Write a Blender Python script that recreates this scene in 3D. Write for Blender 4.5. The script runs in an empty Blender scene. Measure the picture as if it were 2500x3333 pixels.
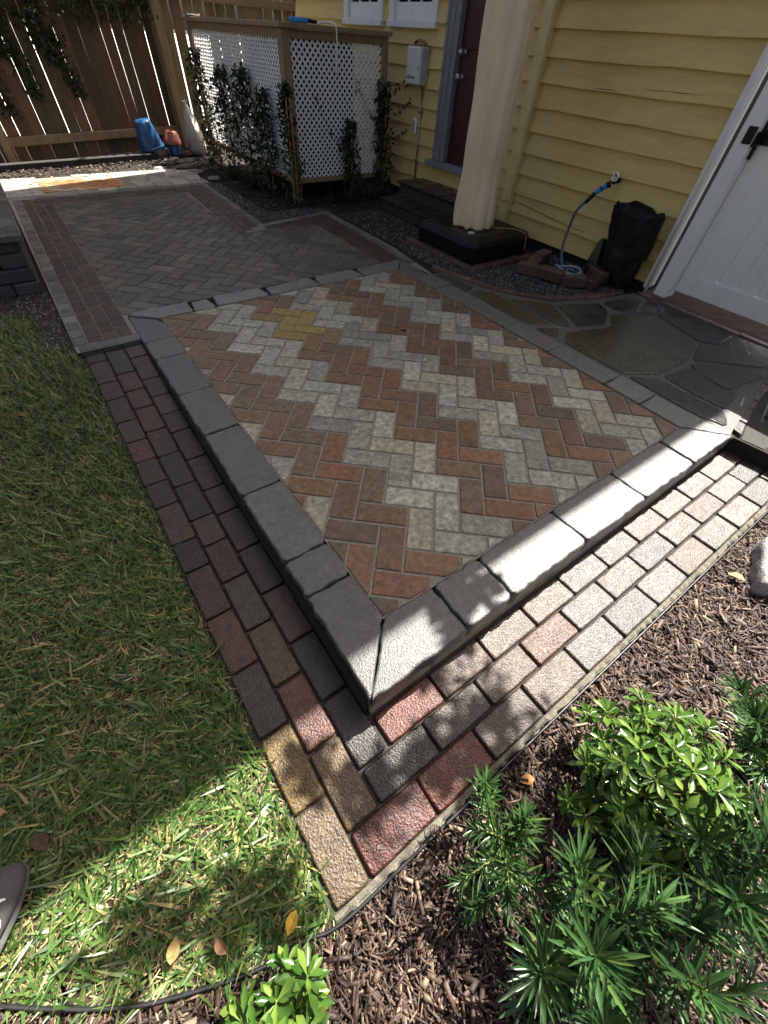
import bpy, math, random
import numpy as np
from mathutils import Vector, Matrix, noise
random.seed(11); rng = np.random.default_rng(11)
S = bpy.context.scene; COL = S.collection
R_ = math.radians
ZT = 0.16                                   # level of the raised patio above the brick border at its front corner

# ---------------------------------------------------------------- camera, sky, sun, exposure
cd = bpy.data.cameras.new('camera'); cam = bpy.data.objects.new('camera', cd); COL.objects.link(cam); S.camera = cam
RW = ((0.81482949, -0.41492987, 0.4048285), (-0.57726385, -0.64473971, 0.501076), (0.05309761, -0.64198435, -0.76487694))
cam.matrix_world = Matrix(((RW[0][0], -RW[0][1], -RW[0][2], 0), (RW[1][0], -RW[1][1], -RW[1][2], 0), (RW[2][0], -RW[2][1], -RW[2][2], 1.3994), (0, 0, 0, 1)))
cd.sensor_fit = 'HORIZONTAL'; cd.sensor_width = 36; cd.lens = 1290.9 / 2500 * 36; cd.clip_start = 0.02; cd.clip_end = 800
SUN = Vector((0.68, 0.167, 1.0)).normalized()
W = bpy.data.worlds.new('World'); S.world = W; W.use_nodes = True
wn = W.node_tree.nodes; wl = W.node_tree.links; wn.clear()
sky = wn.new('ShaderNodeTexSky'); sky.sky_type = 'NISHITA'; sky.sun_disc = False; sky.air_density = 0.6; sky.dust_density = 6.0; sky.ozone_density = 0.0
sky.sun_elevation = math.asin(SUN.z); sky.sun_rotation = math.atan2(SUN.x, SUN.y)
bg = wn.new('ShaderNodeBackground'); bg.inputs[1].default_value = 0.05
wo = wn.new('ShaderNodeOutputWorld'); wl.new(sky.outputs[0], bg.inputs[0]); wl.new(bg.outputs[0], wo.inputs[0])
sl = bpy.data.lights.new('sun', 'SUN'); sl.energy = 5.0; sl.angle = R_(0.3); sl.color = (1, 0.96, 0.88)
so = bpy.data.objects.new('sun', sl); COL.objects.link(so); so.rotation_euler = SUN.to_track_quat('Z', 'Y').to_euler(); so.location = (6, 2, 9)
S.view_settings.view_transform = 'Standard'; S.view_settings.look = 'None'; S.view_settings.gamma = 1
S.view_settings.exposure = 1.95
S.cycles.use_denoising = True; S.cycles.max_bounces = 6; S.cycles.diffuse_bounces = 4; S.cycles.transparent_max_bounces = 6
S.cycles.sample_clamp_indirect = 6

# ---------------------------------------------------------------- materials
MATS = {}
def mat(name, col=(.3, .3, .3), rough=.6, col2=None, nscale=25, var=.25, bump=.3, bscale=180, spec=.5, metal=0, transl=0,
        obj=False, island=None, speck=0, speckcol=(.02, .02, .02), stretch=(1, 1, 1), coat=0, fine=0, coatr=.4, coatb=.42, roughvar=.0, bdist=.004, blot=0, blotcol=(.1, .1, .1), blotscale=4):
    if name in MATS: return MATS[name]
    m = bpy.data.materials.new(name); m.use_nodes = True; MATS[name] = m
    N = m.node_tree.nodes; L = m.node_tree.links; N.clear()
    out = N.new('ShaderNodeOutputMaterial'); p = N.new('ShaderNodeBsdfPrincipled')
    tc = N.new('ShaderNodeTexCoord'); oi = N.new('ShaderNodeObjectInfo')
    mp = N.new('ShaderNodeMapping'); mp.inputs['Scale'].default_value = stretch
    cmb = N.new('ShaderNodeCombineXYZ')
    mul = N.new('ShaderNodeMath'); mul.operation = 'MULTIPLY'; mul.inputs[1].default_value = 37.0
    L.new(oi.outputs['Random'], mul.inputs[0]); L.new(mul.outputs[0], cmb.inputs[0]); L.new(mul.outputs[0], cmb.inputs[2])
    L.new(tc.outputs['Object'], mp.inputs[0]); L.new(cmb.outputs[0], mp.inputs['Location'])
    def nz(scale, detail=4, rgh=.6):
        n = N.new('ShaderNodeTexNoise'); n.inputs['Scale'].default_value = scale; n.inputs['Detail'].default_value = detail
        n.inputs['Roughness'].default_value = rgh; L.new(mp.outputs[0], n.inputs['Vector']); return n
    def ramp(a, b, ca=(0, 0, 0), cb=(1, 1, 1)):
        r = N.new('ShaderNodeValToRGB'); r.color_ramp.elements[0].position = a; r.color_ramp.elements[1].position = b
        r.color_ramp.elements[0].color = (*ca, 1); r.color_ramp.elements[1].color = (*cb, 1); return r
    def mix(f, a, b, mode='MIX'):
        x = N.new('ShaderNodeMix'); x.data_type = 'RGBA'; x.blend_type = mode
        for s, v in ((0, f), (6, a), (7, b)):
            if isinstance(v, (int, float)): x.inputs[s].default_value = v
            elif isinstance(v, tuple): x.inputs[s].default_value = (*v, 1)
            else: L.new(v, x.inputs[s])
        return x.outputs[2]
    n1 = nz(nscale)
    if island:
        g = N.new('ShaderNodeNewGeometry'); r = N.new('ShaderNodeValToRGB'); r.color_ramp.interpolation = 'LINEAR'
        els = r.color_ramp.elements
        while len(els) < len(island): els.new(.5)
        for e, (ps, c) in zip(els, island): e.position = ps; e.color = (*c, 1)
        L.new(g.outputs['Random Per Island'], r.inputs[0]); base = r.outputs[0]
    elif obj: base = oi.outputs['Color']
    else:
        rgb = N.new('ShaderNodeRGB'); rgb.outputs[0].default_value = (*col, 1); base = rgb.outputs[0]
    if col2 is not None:
        rr = ramp(.42, .62); L.new(nz(nscale * .45, 3).outputs[0], rr.inputs[0]); base = mix(rr.outputs[0], base, col2)
    rv = ramp(.25, .75, (1 - var,) * 3, (1 + var,) * 3); L.new(n1.outputs[0], rv.inputs[0])
    base = mix(1.0, base, rv.outputs[0], 'MULTIPLY')
    if fine:
        rf = ramp(.3, .7, (1 - fine,) * 3, (1 + fine,) * 3); L.new(nz(nscale * 6, 3, .7).outputs[0], rf.inputs[0]); base = mix(1.0, base, rf.outputs[0], 'MULTIPLY')
    if blot:
        rb = ramp(.5, .66); L.new(nz(blotscale, 5, .65).outputs[0], rb.inputs[0])
        fm = N.new('ShaderNodeMath'); fm.operation = 'MULTIPLY'; fm.inputs[1].default_value = blot; L.new(rb.outputs[0], fm.inputs[0])
        base = mix(fm.outputs[0], base, blotcol)
    if speck:
        rs = ramp(.60, .66); L.new(nz(bscale * .5, 2).outputs[0], rs.inputs[0])
        fm = N.new('ShaderNodeMath'); fm.operation = 'MULTIPLY'; fm.inputs[1].default_value = speck; L.new(rs.outputs[0], fm.inputs[0])
        base = mix(fm.outputs[0], base, speckcol)
    L.new(base, p.inputs['Base Color'])
    p.inputs['Roughness'].default_value = rough; p.inputs['Metallic'].default_value = metal
    p.inputs['Specular IOR Level'].default_value = spec
    if coat: p.inputs['Coat Weight'].default_value = coat; p.inputs['Coat Roughness'].default_value = coatr
    if roughvar:
        mr = N.new('ShaderNodeMapRange'); mr.inputs['From Min'].default_value = .3; mr.inputs['From Max'].default_value = .7
        mr.inputs['To Min'].default_value = max(.03, rough - roughvar); mr.inputs['To Max'].default_value = rough + roughvar
        L.new(nz(nscale * .25, 3).outputs[0], mr.inputs[0]); L.new(mr.outputs[0], p.inputs['Roughness'])
    if bump:
        b = N.new('ShaderNodeBump'); b.inputs['Strength'].default_value = bump; b.inputs['Distance'].default_value = bdist
        L.new(nz(bscale, 3, .55).outputs[0], b.inputs['Height']); L.new(b.outputs[0], p.inputs['Normal'])
        if coat:
            b2 = N.new('ShaderNodeBump'); b2.inputs['Strength'].default_value = .55; b2.inputs['Distance'].default_value = bdist * coatb
            L.new(nz(bscale, 3, .55).outputs[0], b2.inputs['Height']); L.new(b2.outputs[0], p.inputs['Coat Normal'])
    sh = p.outputs[0]
    if transl:
        t = N.new('ShaderNodeBsdfTranslucent'); L.new(base, t.inputs[0]); ms = N.new('ShaderNodeMixShader'); ms.inputs[0].default_value = transl
        L.new(sh, ms.inputs[1]); L.new(t.outputs[0], ms.inputs[2]); sh = ms.outputs[0]
    L.new(sh, out.inputs[0]); return m

PAVER = mat('paver', obj=True, fine=0.45, rough=.55, nscale=40, var=.62, bump=.7, bscale=300, speck=.45, roughvar=.12, bdist=.003, blot=.45, blotcol=(.13, .12, .105), blotscale=22)
CAPM = mat('cap_stone', obj=True, fine=0.40, rough=.45, nscale=40, var=.45, bump=1.0, bscale=170, speck=.45, roughvar=.1, bdist=.005, blot=.4, blotcol=(.045, .045, .042), blotscale=9, coat=.5, coatr=.40, coatb=.7)
BRICK = mat('tumbled_brick', obj=True, fine=0.45, rough=.30, nscale=30, var=.5, bump=1.0, bscale=150, speck=.3, roughvar=.08, bdist=.009, blot=.35, blotcol=(.03, .025, .021), blotscale=13, spec=.15, coat=.68, coatr=.36, coatb=.75)
OLDPAV = mat('damp_paver', obj=True, fine=0.35, rough=.52, nscale=20, var=.4, bump=.5, bscale=240, roughvar=.2, bdist=.003, blot=.4, blotcol=(.05, .048, .04), blotscale=7, spec=.35)
FLAG = mat('wet_flagstone', obj=True, fine=0.30, rough=.28, nscale=7, var=.4, bump=.6, bscale=24, roughvar=.16, bdist=.007, blot=.45, blotcol=(.05, .042, .024), blotscale=5, spec=.4)
SAND = mat('joint_sand', (.24, .23, .19), .95, nscale=160, var=.6, bump=1, bscale=700, speck=.4, bdist=.003)
DARKSAND = mat('dark_joint', (.045, .042, .036), .9, nscale=120, var=.5, bump=1, bscale=600, bdist=.003)
DAMPSAND = mat('damp_joint', (.20, .19, .165), .85, nscale=120, var=.5, bump=1, bscale=600, bdist=.003)
MORTAR = mat('mortar', (.085, .083, .074), .6, nscale=40, var=.3, bump=.6, bscale=300)
SOIL = mat('soil', (.018, .0135, .010), .95, nscale=30, var=.6, bump=1, bscale=120, bdist=.015)
THATCH = mat('thatch', (.03, .022, .012), .95, nscale=60, var=.6, bump=1, bscale=200, bdist=.01)
YEL = mat('yellow_paint', (.67, .505, .185), .55, nscale=9, var=.10, bump=.25, bscale=60, stretch=(1, .35, 3), blot=.22, blotcol=(.36, .29, .13), blotscale=3.5, speck=.12, speckcol=(.2, .17, .1), bdist=.003)
YEL2 = mat('yellow_trim_paint', (.70, .57, .25), .5, nscale=9, var=.10, bump=.2, bscale=50, blot=.15, blotcol=(.4, .33, .16), blotscale=5)
WHITE = mat('white_paint', (.78, .78, .76), .4, nscale=12, var=.06, bump=.1, bscale=60)
VINYL = mat('white_vinyl', (.84, .835, .805), .35, nscale=6, var=.07, bump=.08, bscale=40, blot=.12, blotcol=(.5, .49, .45), blotscale=6)
LATT = mat('white_lattice', (.90, .90, .88), .5, nscale=10, var=.08, bump=0)
WOOD = mat('weathered_cedar', (.30, .205, .11), .75, nscale=14, var=.35, bump=.5, bscale=60, stretch=(6, 6, .7), blot=.35, blotcol=(.13, .115, .055), blotscale=2.2)
PICKET = mat('fence_picket', obj=True, fine=0.30, rough=.8, nscale=12, var=.4, bump=.6, bscale=50, stretch=(7, 7, .6), blot=.45, blotcol=(.085, .08, .035), blotscale=1.3)
DKGREY = mat('grey_paint', (.20, .21, .22), .5, nscale=20, var=.15, bump=.1)
DOORRED = mat('red_door_paint', (.045, .007, .006), .4, nscale=10, var=.15, bump=.05)
BLACKP = mat('black_plastic', (.006, .0065, .007), .38, nscale=14, var=.3, bump=.15, bscale=90, roughvar=.12, spec=.25)
TARP = mat('black_fabric', (.006, .0065, .007), .6, nscale=16, var=.6, bump=.4, bscale=70, blot=.5, blotcol=(.028, .029, .031), blotscale=9, bdist=.006, spec=.25)
CANVAS = mat('beige_canvas', (.78, .62, .41), .8, nscale=5, var=.12, bump=.3, bscale=18, stretch=(1, 1, .4), bdist=.01, blot=.2, blotcol=(.42, .30, .19), blotscale=4, transl=.0)
GLASS = mat('window_glass', (.012, .014, .016), .06, bump=0, var=.1, spec=.6)
METAL = mat('galvanised', (.35, .36, .37), .4, metal=.8, bump=.05)
CHROME = mat('bright_metal', (.8, .8, .8), .22, metal=1, bump=0)
BLUE = mat('blue_glaze', (.03, .10, .25), .22, nscale=8, var=.3, bump=.05)
BLUEP = mat('blue_plastic', (.02, .24, .62), .35, bump=0)
TERRA = mat('terracotta', (.36, .10, .055), .5, nscale=14, var=.2)
GREYPL = mat('grey_plastic', (.40, .41, .41), .45, var=.1)
HOSE = mat('blue_grey_hose', (.085, .125, .16), .45, nscale=60, var=.3, bump=.3, bscale=400)
SACK = mat('white_sack', (.62, .60, .52), .7, nscale=8, var=.15, bump=.7, bscale=30, bdist=.01, transl=.1)
GREENBAG = mat('green_plastic', (.005, .03, .013), .35, nscale=8, var=.3, bump=.5, bscale=30, bdist=.01)
EDGE = mat('black_edging', (.018, .018, .019), .4, var=.3, bump=.2)
CONC = mat('pale_concrete', (.62, .60, .56), .8, nscale=3, var=.15, bump=.2)
BARK = mat('bark', (.10, .075, .05), .9, nscale=20, var=.4, bump=1, bscale=40, bdist=.01)
STAKE = mat('bamboo_stake', (.42, .26, .09), .6, nscale=20, var=.25)
WICKER = mat('wicker', (.20, .13, .06), .7, nscale=40, var=.4, bump=1, bscale=120, bdist=.006)
ROOF = mat('roof_shingle', (.09, .085, .08), .9, nscale=20, var=.3)
GREEN_BLADES = mat('grass_blade', rough=.38, island=[(0, (.034, .078, .020)), (.35, (.062, .130, .028)), (.62, (.10, .178, .040)), (.90, (.16, .21, .06)), (1, (.40, .31, .13))], bump=0, var=.15, transl=.33)
STRAW = mat('straw', rough=.7, island=[(0, (.05, .034, .017)), (.5, (.20, .145, .065)), (1, (.46, .36, .17))], bump=0, var=.1)
MULCH = mat('mulch_chip', rough=.6, island=[(0, (.014, .007, .0045)), (.5, (.042, .022, .014)), (.82, (.080, .046, .030)), (1, (.20, .145, .095))], bump=.6, bscale=150, var=.3, stretch=(1, 1, 1))
GRAVEL = mat('gravel_stone', rough=.55, island=[(0, (.02, .019, .018)), (.6, (.065, .062, .056)), (.9, (.14, .135, .12)), (1, (.42, .40, .36))], bump=.3, var=.2)
PITT = mat('pittosporum_leaf', rough=.22, island=[(0, (.03, .08, .013)), (.6, (.075, .155, .024)), (1, (.17, .25, .045))], bump=0, var=.12, transl=.35)
PODO = mat('podocarpus_leaf', rough=.27, island=[(0, (.018, .05, .015)), (.6, (.042, .095, .027)), (1, (.13, .21, .05))], bump=0, var=.12, transl=.22)
VINE = mat('vine_leaf', rough=.4, island=[(0, (.010, .026, .008)), (.7, (.028, .060, .018)), (1, (.075, .12, .03))], bump=0, var=.12, transl=.25)
TREE = mat('tree_leaf', rough=.45, island=[(0, (.03, .07, .015)), (1, (.09, .15, .03))], bump=0, var=.12, transl=.25)
STEMG = mat('green_stem', (.13, .15, .04), .6, var=.2)
DEADLEAF = mat('dead_leaf', obj=True, rough=.6, nscale=60, var=.3, bump=.4, bscale=200)
DIRTWALL = mat('foundation', (.03, .028, .025), .95, nscale=10, var=.3)
WALLBLK = mat('wall_block', obj=True, rough=.7, nscale=16, var=.35, bump=1, bscale=110, bdist=.006, blot=.3, blotcol=(.06, .06, .058), blotscale=9)
SHOEM = mat('grey_shoe_knit', (.07, .068, .066), .85, nscale=300, var=.4, bump=.6, bscale=700)
SHOEW = mat('white_lace', (.75, .73, .70), .7, var=.08, bump=.3, bscale=400)

# ---------------------------------------------------------------- mesh helpers
def link(name, me, m, parent=None, loc=(0, 0, 0), color=None, kind=None):
    o = bpy.data.objects.new(name, me); COL.objects.link(o)
    if m and not me.materials: me.materials.append(m)
    o.location = loc
    if parent is not None: o.parent = parent
    if color: o.color = (*color, 1)
    if kind: o['kind'] = kind
    return o
def tag(o, label, cat, group=None):
    o['label'] = label; o['category'] = cat
    if group: o['group'] = group
    return o
def thing(name, label, cat, loc=(0, 0, 0), rz=0, group=None):
    o = bpy.data.objects.new(name, None); COL.objects.link(o); o.location = loc; o.rotation_euler = (0, 0, rz); o.empty_display_size = .05
    return tag(o, label, cat, group)
def struct(name, label=None):
    o = bpy.data.objects.new(name, None); COL.objects.link(o); o['kind'] = 'structure'
    if label: o['label'] = label
    o.empty_display_size = .05
    return o
class G:
    def __init__(s): s.v = []; s.f = []
    def add(s, v, f):
        n = len(s.v); s.v += [tuple(p) for p in v]; s.f += [tuple(i + n for i in q) for q in f]; return s
    def box(s, x0, x1, y0, y1, z0, z1, M=None):
        v = [Vector((x, y, z)) for z in (z0, z1) for x, y in ((x0, y0), (x1, y0), (x1, y1), (x0, y1))]
        if M: v = [M @ p for p in v]
        return s.add(v, [(0, 3, 2, 1), (4, 5, 6, 7), (0, 1, 5, 4), (1, 2, 6, 5), (2, 3, 7, 6), (3, 0, 4, 7)])
    def bbox(s, x0, x1, y0, y1, z0, z1, b=.004, M=None):     # box with chamfered top and vertical edges
        def ring(i, z): return [(x0 + i + b * k, y0 + i + b * (1 - k), z) for k in (0, 1)][::1]
        def octo(i, z):
            a, c, d, e = x0 + i, x1 - i, y0 + i, y1 - i; q = b
            return [(a + q, d, z), (c - q, d, z), (c, d + q, z), (c, e - q, z), (c - q, e, z), (a + q, e, z), (a, e - q, z), (a, d + q, z)]
        v = octo(b * .8, z0) + octo(0, z0 + b) + octo(0, z1 - b) + octo(b * .8, z1)
        if M: v = [M @ Vector(p) for p in v]
        f = [tuple(range(7, -1, -1)), tuple(range(24, 32))]
        for r in range(3):
            for i in range(8): j = (i + 1) % 8; f.append((r * 8 + i, r * 8 + j, r * 8 + 8 + j, r * 8 + 8 + i))
        return s.add(v, f)
    def tube(s, pts, r, n=8, cap=True):
        pts = [Vector(p) for p in pts]; m = len(pts); rs = r if isinstance(r, (list, tuple)) else [r] * m
        up = Vector((0, 0, 1)); v = []; f = []; prev = None
        for i, p in enumerate(pts):
            d = (pts[min(i + 1, m - 1)] - pts[max(i - 1, 0)]).normalized()
            if prev is None: a = d.cross(up if abs(d.z) < .95 else Vector((1, 0, 0))).normalized()
            else: a = (prev - d * prev.dot(d)).normalized()
            prev = a; b = d.cross(a)
            for k in range(n): t = 2 * math.pi * k / n; v.append(p + (a * math.cos(t) + b * math.sin(t)) * rs[i])
        for i in range(m - 1):
            for k in range(n): j = (k + 1) % n; f.append((i * n + k, i * n + j, i * n + n + j, i * n + n + k))
        if cap: f.append(tuple(range(n - 1, -1, -1))); f.append(tuple((m - 1) * n + k for k in range(n)))
        return s.add(v, f)
    def lathe(s, prof, n=24, c=(0, 0, 0), fn=None, M=None):
        v = []; f = []; m = len(prof)
        for i, (r, z) in enumerate(prof):
            for k in range(n):
                t = 2 * math.pi * k / n; rr = r * (fn(t, z) if fn else 1); v.append(Vector((c[0] + rr * math.cos(t), c[1] + rr * math.sin(t), c[2] + z)))
        if M: v = [M @ p for p in v]
        for i in range(m - 1):
            for k in range(n): j = (k + 1) % n; f.append((i * n + k, i * n + j, i * n + n + j, i * n + n + k))
        return s.add(v, f)
    def mesh(s, name, smooth=False):
        me = bpy.data.meshes.new(name); me.from_pydata(s.v, [], s.f); me.update()
        if smooth: me.polygons.foreach_set('use_smooth', [True] * len(me.polygons))
        return me
    def obj(s, name, m, parent=None, loc=(0, 0, 0), smooth=False, color=None, kind=None):
        return link(name, s.mesh(name, smooth), m, parent, loc, color, kind)

def npmesh(name, V, F):                     # V (n,3); F list of (k,m) int arrays of m-gons
    me = bpy.data.meshes.new(name); me.vertices.add(len(V)); me.vertices.foreach_set('co', np.asarray(V, dtype=np.float32).ravel())
    loops = np.concatenate([f.ravel() for f in F]); cnt = np.concatenate([np.full(len(f), f.shape[1]) for f in F])
    me.loops.add(len(loops)); me.loops.foreach_set('vertex_index', loops.astype(np.int32))
    st = np.concatenate([[0], np.cumsum(cnt)[:-1]]); me.polygons.add(len(cnt)); me.polygons.foreach_set('loop_start', st.astype(np.int32))
    me.update(calc_edges=True); me.validate(); return me
def frames(Y, Zup):                         # local Y along Y, local Z near Zup -> (n,3,3) with columns x,y,z
    Y = Y / np.linalg.norm(Y, axis=1, keepdims=True); X = np.cross(Y, Zup); X /= np.linalg.norm(X, axis=1, keepdims=True) + 1e-9
    return np.stack([X, Y, np.cross(X, Y)], axis=2)
def scatter(name, tv, tf, pos, fr, sc, m, parent=None, kind=None, smooth=False):
    tv = np.array(tv, float); n = len(pos); k = len(tv); sc = np.asarray(sc, float)
    if sc.ndim == 1: sc = np.repeat(sc[:, None], 3, 1)
    V = np.einsum('nij,nkj->nki', fr, tv[None] * sc[:, None, :]) + pos[:, None, :]
    F = []
    for q in sorted({len(f) for f in tf}):
        a = np.array([f for f in tf if len(f) == q]); F.append((a[None] + (np.arange(n) * k)[:, None, None]).reshape(-1, q))
    me = npmesh(name, V.reshape(-1, 3), F)
    if smooth: me.polygons.foreach_set('use_smooth', [True] * len(me.polygons))
    return link(name, me, m, parent, kind=kind)
def leaf_t(ws, fold=.12, curl=.12):         # leaf template along +Y, length 1, half widths ws at even stations
    n = len(ws); v = []; f = []
    for i, w in enumerate(ws):
        t = i / (n - 1); z = -curl * t * t
        v += [(-w, t, z + fold * w), (0, t, z - fold * w), (w, t, z + fold * w)]
    for i in range(n - 1): a = i * 3; f += [(a, a + 1, a + 4, a + 3), (a + 1, a + 2, a + 5, a + 4)]
    return v, f
SPAT = leaf_t([.03, .09, .17, .20, .03], .25, .18)
LINR = leaf_t([.035, .075, .08, .07, .01], .2, .22)
OVAL = leaf_t([.04, .24, .26, .03], .3, .2)
BLADE = ([(-.5, 0, 0), (.5, 0, 0), (-.42, .5, .10), (.42, .5, .10), (0, 1, .02)], [(0, 1, 3, 2), (2, 3, 4)])

def clip_rect(poly, a, b, c, d):            # polygon clipped to a<=x<=b, c<=y<=d
    for ax, lim, sg in ((0, a, 1), (0, b, -1), (1, c, 1), (1, d, -1)):
        out = []
        for i in range(len(poly)):
            p, q = poly[i - 1], poly[i]; dp, dq = sg * (p[ax] - lim), sg * (q[ax] - lim)
            if (dp >= 0) != (dq >= 0):
                t = dp / (dp - dq); out.append((p[0] + t * (q[0] - p[0]), p[1] + t * (q[1] - p[1])))
            if dq >= 0: out.append(q)
        poly = out
        if not poly: return []
    return poly
def area(p): return .5 * sum(p[i - 1][0] * p[i][1] - p[i][0] * p[i - 1][1] for i in range(len(p)))
def inset(poly, d):
    if area(poly) < 0: poly = poly[::-1]
    n = len(poly); out = []
    for i in range(n):
        p0, p1, p2 = (Vector(poly[(i + k) % n]) for k in (-1, 0, 1)); e1 = (p1 - p0); e2 = (p2 - p1)
        if e1.length < 1e-6 or e2.length < 1e-6: out.append(tuple(p1)); continue
        e1.normalize(); e2.normalize(); n1 = Vector((-e1.y, e1.x)); n2 = Vector((-e2.y, e2.x)); b = n1 + n2
        out.append(tuple(p1 + b * (d / max(.5, 1 + n1.dot(n2)))))
    return out
def rough_poly(poly, step, amp, cut=0):     # subdivide edges, jitter, optionally knock the corners off
    out = []; n = len(poly)
    for i in range(n):
        a = Vector(poly[i]); b = Vector(poly[(i + 1) % n]); l = (b - a).length; k = max(1, int(l / step)); d = (b - a) / max(l, 1e-9); nr = Vector((-d.y, d.x))
        ts = [j / k for j in range(k)]
        if cut and l > 3 * cut: ts = [cut / l] + [t for t in ts if cut / l * 1.5 < t < 1 - cut / l * 1.5] + [1 - cut / l]
        for t in ts: out.append(tuple(a.lerp(b, t) + nr * random.uniform(-amp, amp)))
    return out
def slab(name, poly, z0, z1, bev, m, parent=None, color=None, tilt=.0, rounds=1, skirt=0):
    if area(poly) < 0: poly = poly[::-1]
    n = len(poly); cx = sum(p[0] for p in poly) / n; cy = sum(p[1] for p in poly) / n
    P = [(p[0] - cx, p[1] - cy) for p in poly]; rings = [(P if not skirt else inset(P, -skirt), z0)]
    for r in range(rounds + 1):
        a = math.pi / 2 * r / rounds; rings.append((inset(P, bev * (1 - math.cos(a))), -bev * (1 - math.sin(a))))
    v = [(x, y, z0 - z1) for x, y in rings[0][0]]
    for pp, z in rings[1:]: v += [(x, y, z) for x, y in pp]
    f = [tuple(range((len(rings) - 1) * n, len(rings) * n))]
    for r in range(len(rings) - 1):
        for i in range(n): j = (i + 1) % n; f.append((r * n + i, r * n + j, r * n + n + j, r * n + n + i))
    me = bpy.data.meshes.new(name); me.from_pydata(v, [], f); me.update()
    if rounds > 1:
        sm = [True] * len(f); sm[0] = False; me.polygons.foreach_set('use_smooth', sm)
    o = link(name, me, m, parent, (cx, cy, z1), color)
    if tilt: o.rotation_euler = (random.gauss(0, tilt), random.gauss(0, tilt), 0); o.location.z += random.gauss(0, tilt * .04)
    return o
def rect(a, b, c, d): return [(a, c), (b, c), (b, d), (a, d)]
def jit(c, v=.12, h=.04):
    k = 1 + random.uniform(-v, v); return tuple(max(.004, min(.9, x * k * (1 + random.uniform(-h, h)))) for x in c)
def zb(x, y): return min(.138, .030 * max(0, y - .2) + .030 * max(0, y - 1.3) ** 2) + .018 * max(0, x - .2)       # the border and lawn rise gently towards the back

# ---------------------------------------------------------------- ground sheets
g = G(); g.add([(-200, -200, -.09), (200, -200, -.09), (200, 200, -.09), (-200, 200, -.09)], [(0, 1, 2, 3)]); o = g.obj('ground', SOIL); o['kind'] = 'structure'
g = G(); g.add([(-60, 9.6, .02), (60, 12.5, .02), (60, 120, .02), (-60, 120, .02)], [(0, 1, 2, 3)]); o = g.obj('neighbouring_driveway', CONC); o['kind'] = 'structure'; o['label'] = 'pale sunlit paving beyond the fence'
def sheet(name, poly, z, m, n=1, parent=None, kind='structure', zf=None):
    o = G().add([(x, y, zf(x, y) + z if zf else z) for x, y in poly], [tuple(range(len(poly)))]).obj(name, m, parent)
    if parent is None: o['kind'] = kind
    return o
# soil platform the back half of the yard stands on (gravel, beds and paving lie on it)
g = G(); pl = [(-3, 3.48), (-.62, 3.46), (-.31, 3.40), (-.28, 2.97), (-.16, 2.80), (-.13, 2.74), (.2, 2.74), (.2, .26), (2.49, .26), (2.56, .24), (2.60, -.06), (2.85, -.10), (9, -.1), (9, 9.4), (-3, 9.4)]
n = len(pl); g.add([(x, y, .125) for x, y in pl] + [(x, y, -.2) for x, y in pl], [tuple(range(n))] + [(i, n + i, n + (i + 1) % n, (i + 1) % n) for i in range(n)])
o = g.obj('garden_soil', SOIL); o['kind'] = 'structure'

# ---------------------------------------------------------------- raised herringbone patio
RP = struct('raised_patio', 'raised herringbone patio of red and grey pavers edged with grey cap stones')
sheet('joint_sand', rect(.385, 2.32, .435, 2.94), ZT - .005, SAND, parent=RP)
ca, sa = math.cos(R_(-41.5)), math.sin(R_(-41.5)); LO = (.61722, .62099); U = .106
def L2W(i, j): return (LO[0] + U * (i * ca - j * sa), LO[1] + U * (i * sa + j * ca))
def herring(i0, i1, region, fn, joint=.0056, L=L2W, u=U):
    for i in range(-40, 60):
        for j in range(-40, 60):
            k = (i - j) % 4
            if k == 1: di, dj = 2, 1
            elif k == 0: di, dj = 1, 2
            else: continue
            q = joint / u; pts = [L(i + q, j + q), L(i + di - q, j + q), L(i + di - q, j + dj - q), L(i + q, j + dj - q)]
            cx = sum(p[0] for p in pts) / 4; cy = sum(p[1] for p in pts) / 4
            if cx < region[0] - .3 or cx > region[1] + .3 or cy < region[2] - .3 or cy > region[3] + .3: continue
            pol = clip_rect(pts, *region)
            if len(pol) >= 3 and abs(area(pol)) > .0007: fn(pol, i, j, k == 1, cx, cy)
REDS = [(.152, .083, .040), (.133, .076, .038), (.166, .089, .040), (.124, .078, .042), (.109, .074, .042), (.175, .080, .038)]
GRAYS = [(.294, .292, .224), (.255, .255, .198), (.328, .325, .254), (.221, .222, .176), (.304, .285, .198), (.274, .276, .222)]
FLARE_PAVERS = {(round(x, 1), round(y, 1)) for x, y in ()}
def paver_raised(pol, i, j, H, cx, cy):
    u = (i + j) % 8; k = i - j
    red = (u in (5, 7) or i + j == -5) if H else (u == 6 or (u == 4 and k >= 0) or (u == 0 and k < 0))
    c = jit(random.choice(REDS if red else GRAYS), .17, .05 if red else .015)
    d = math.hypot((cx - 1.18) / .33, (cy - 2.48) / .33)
    if d < 1 and (red or random.random() < .3): c = tuple(a * (1 - .75 * (1 - d ** 3)) + b * .75 * (1 - d ** 3) for a, b in zip(c, (.34, .26, .045)))  # lens flare painted into the paver colour as a mustard tint fading outwards
    elif red and cx < 1.0 and cy > 1.4: c = tuple(a * .6 + b * .4 for a, b in zip(c, (.17, .12, .062)))
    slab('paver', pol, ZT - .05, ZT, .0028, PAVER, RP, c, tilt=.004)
herring(0, 0, (.392, 2.312, .442, 2.932), paver_raised)
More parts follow.
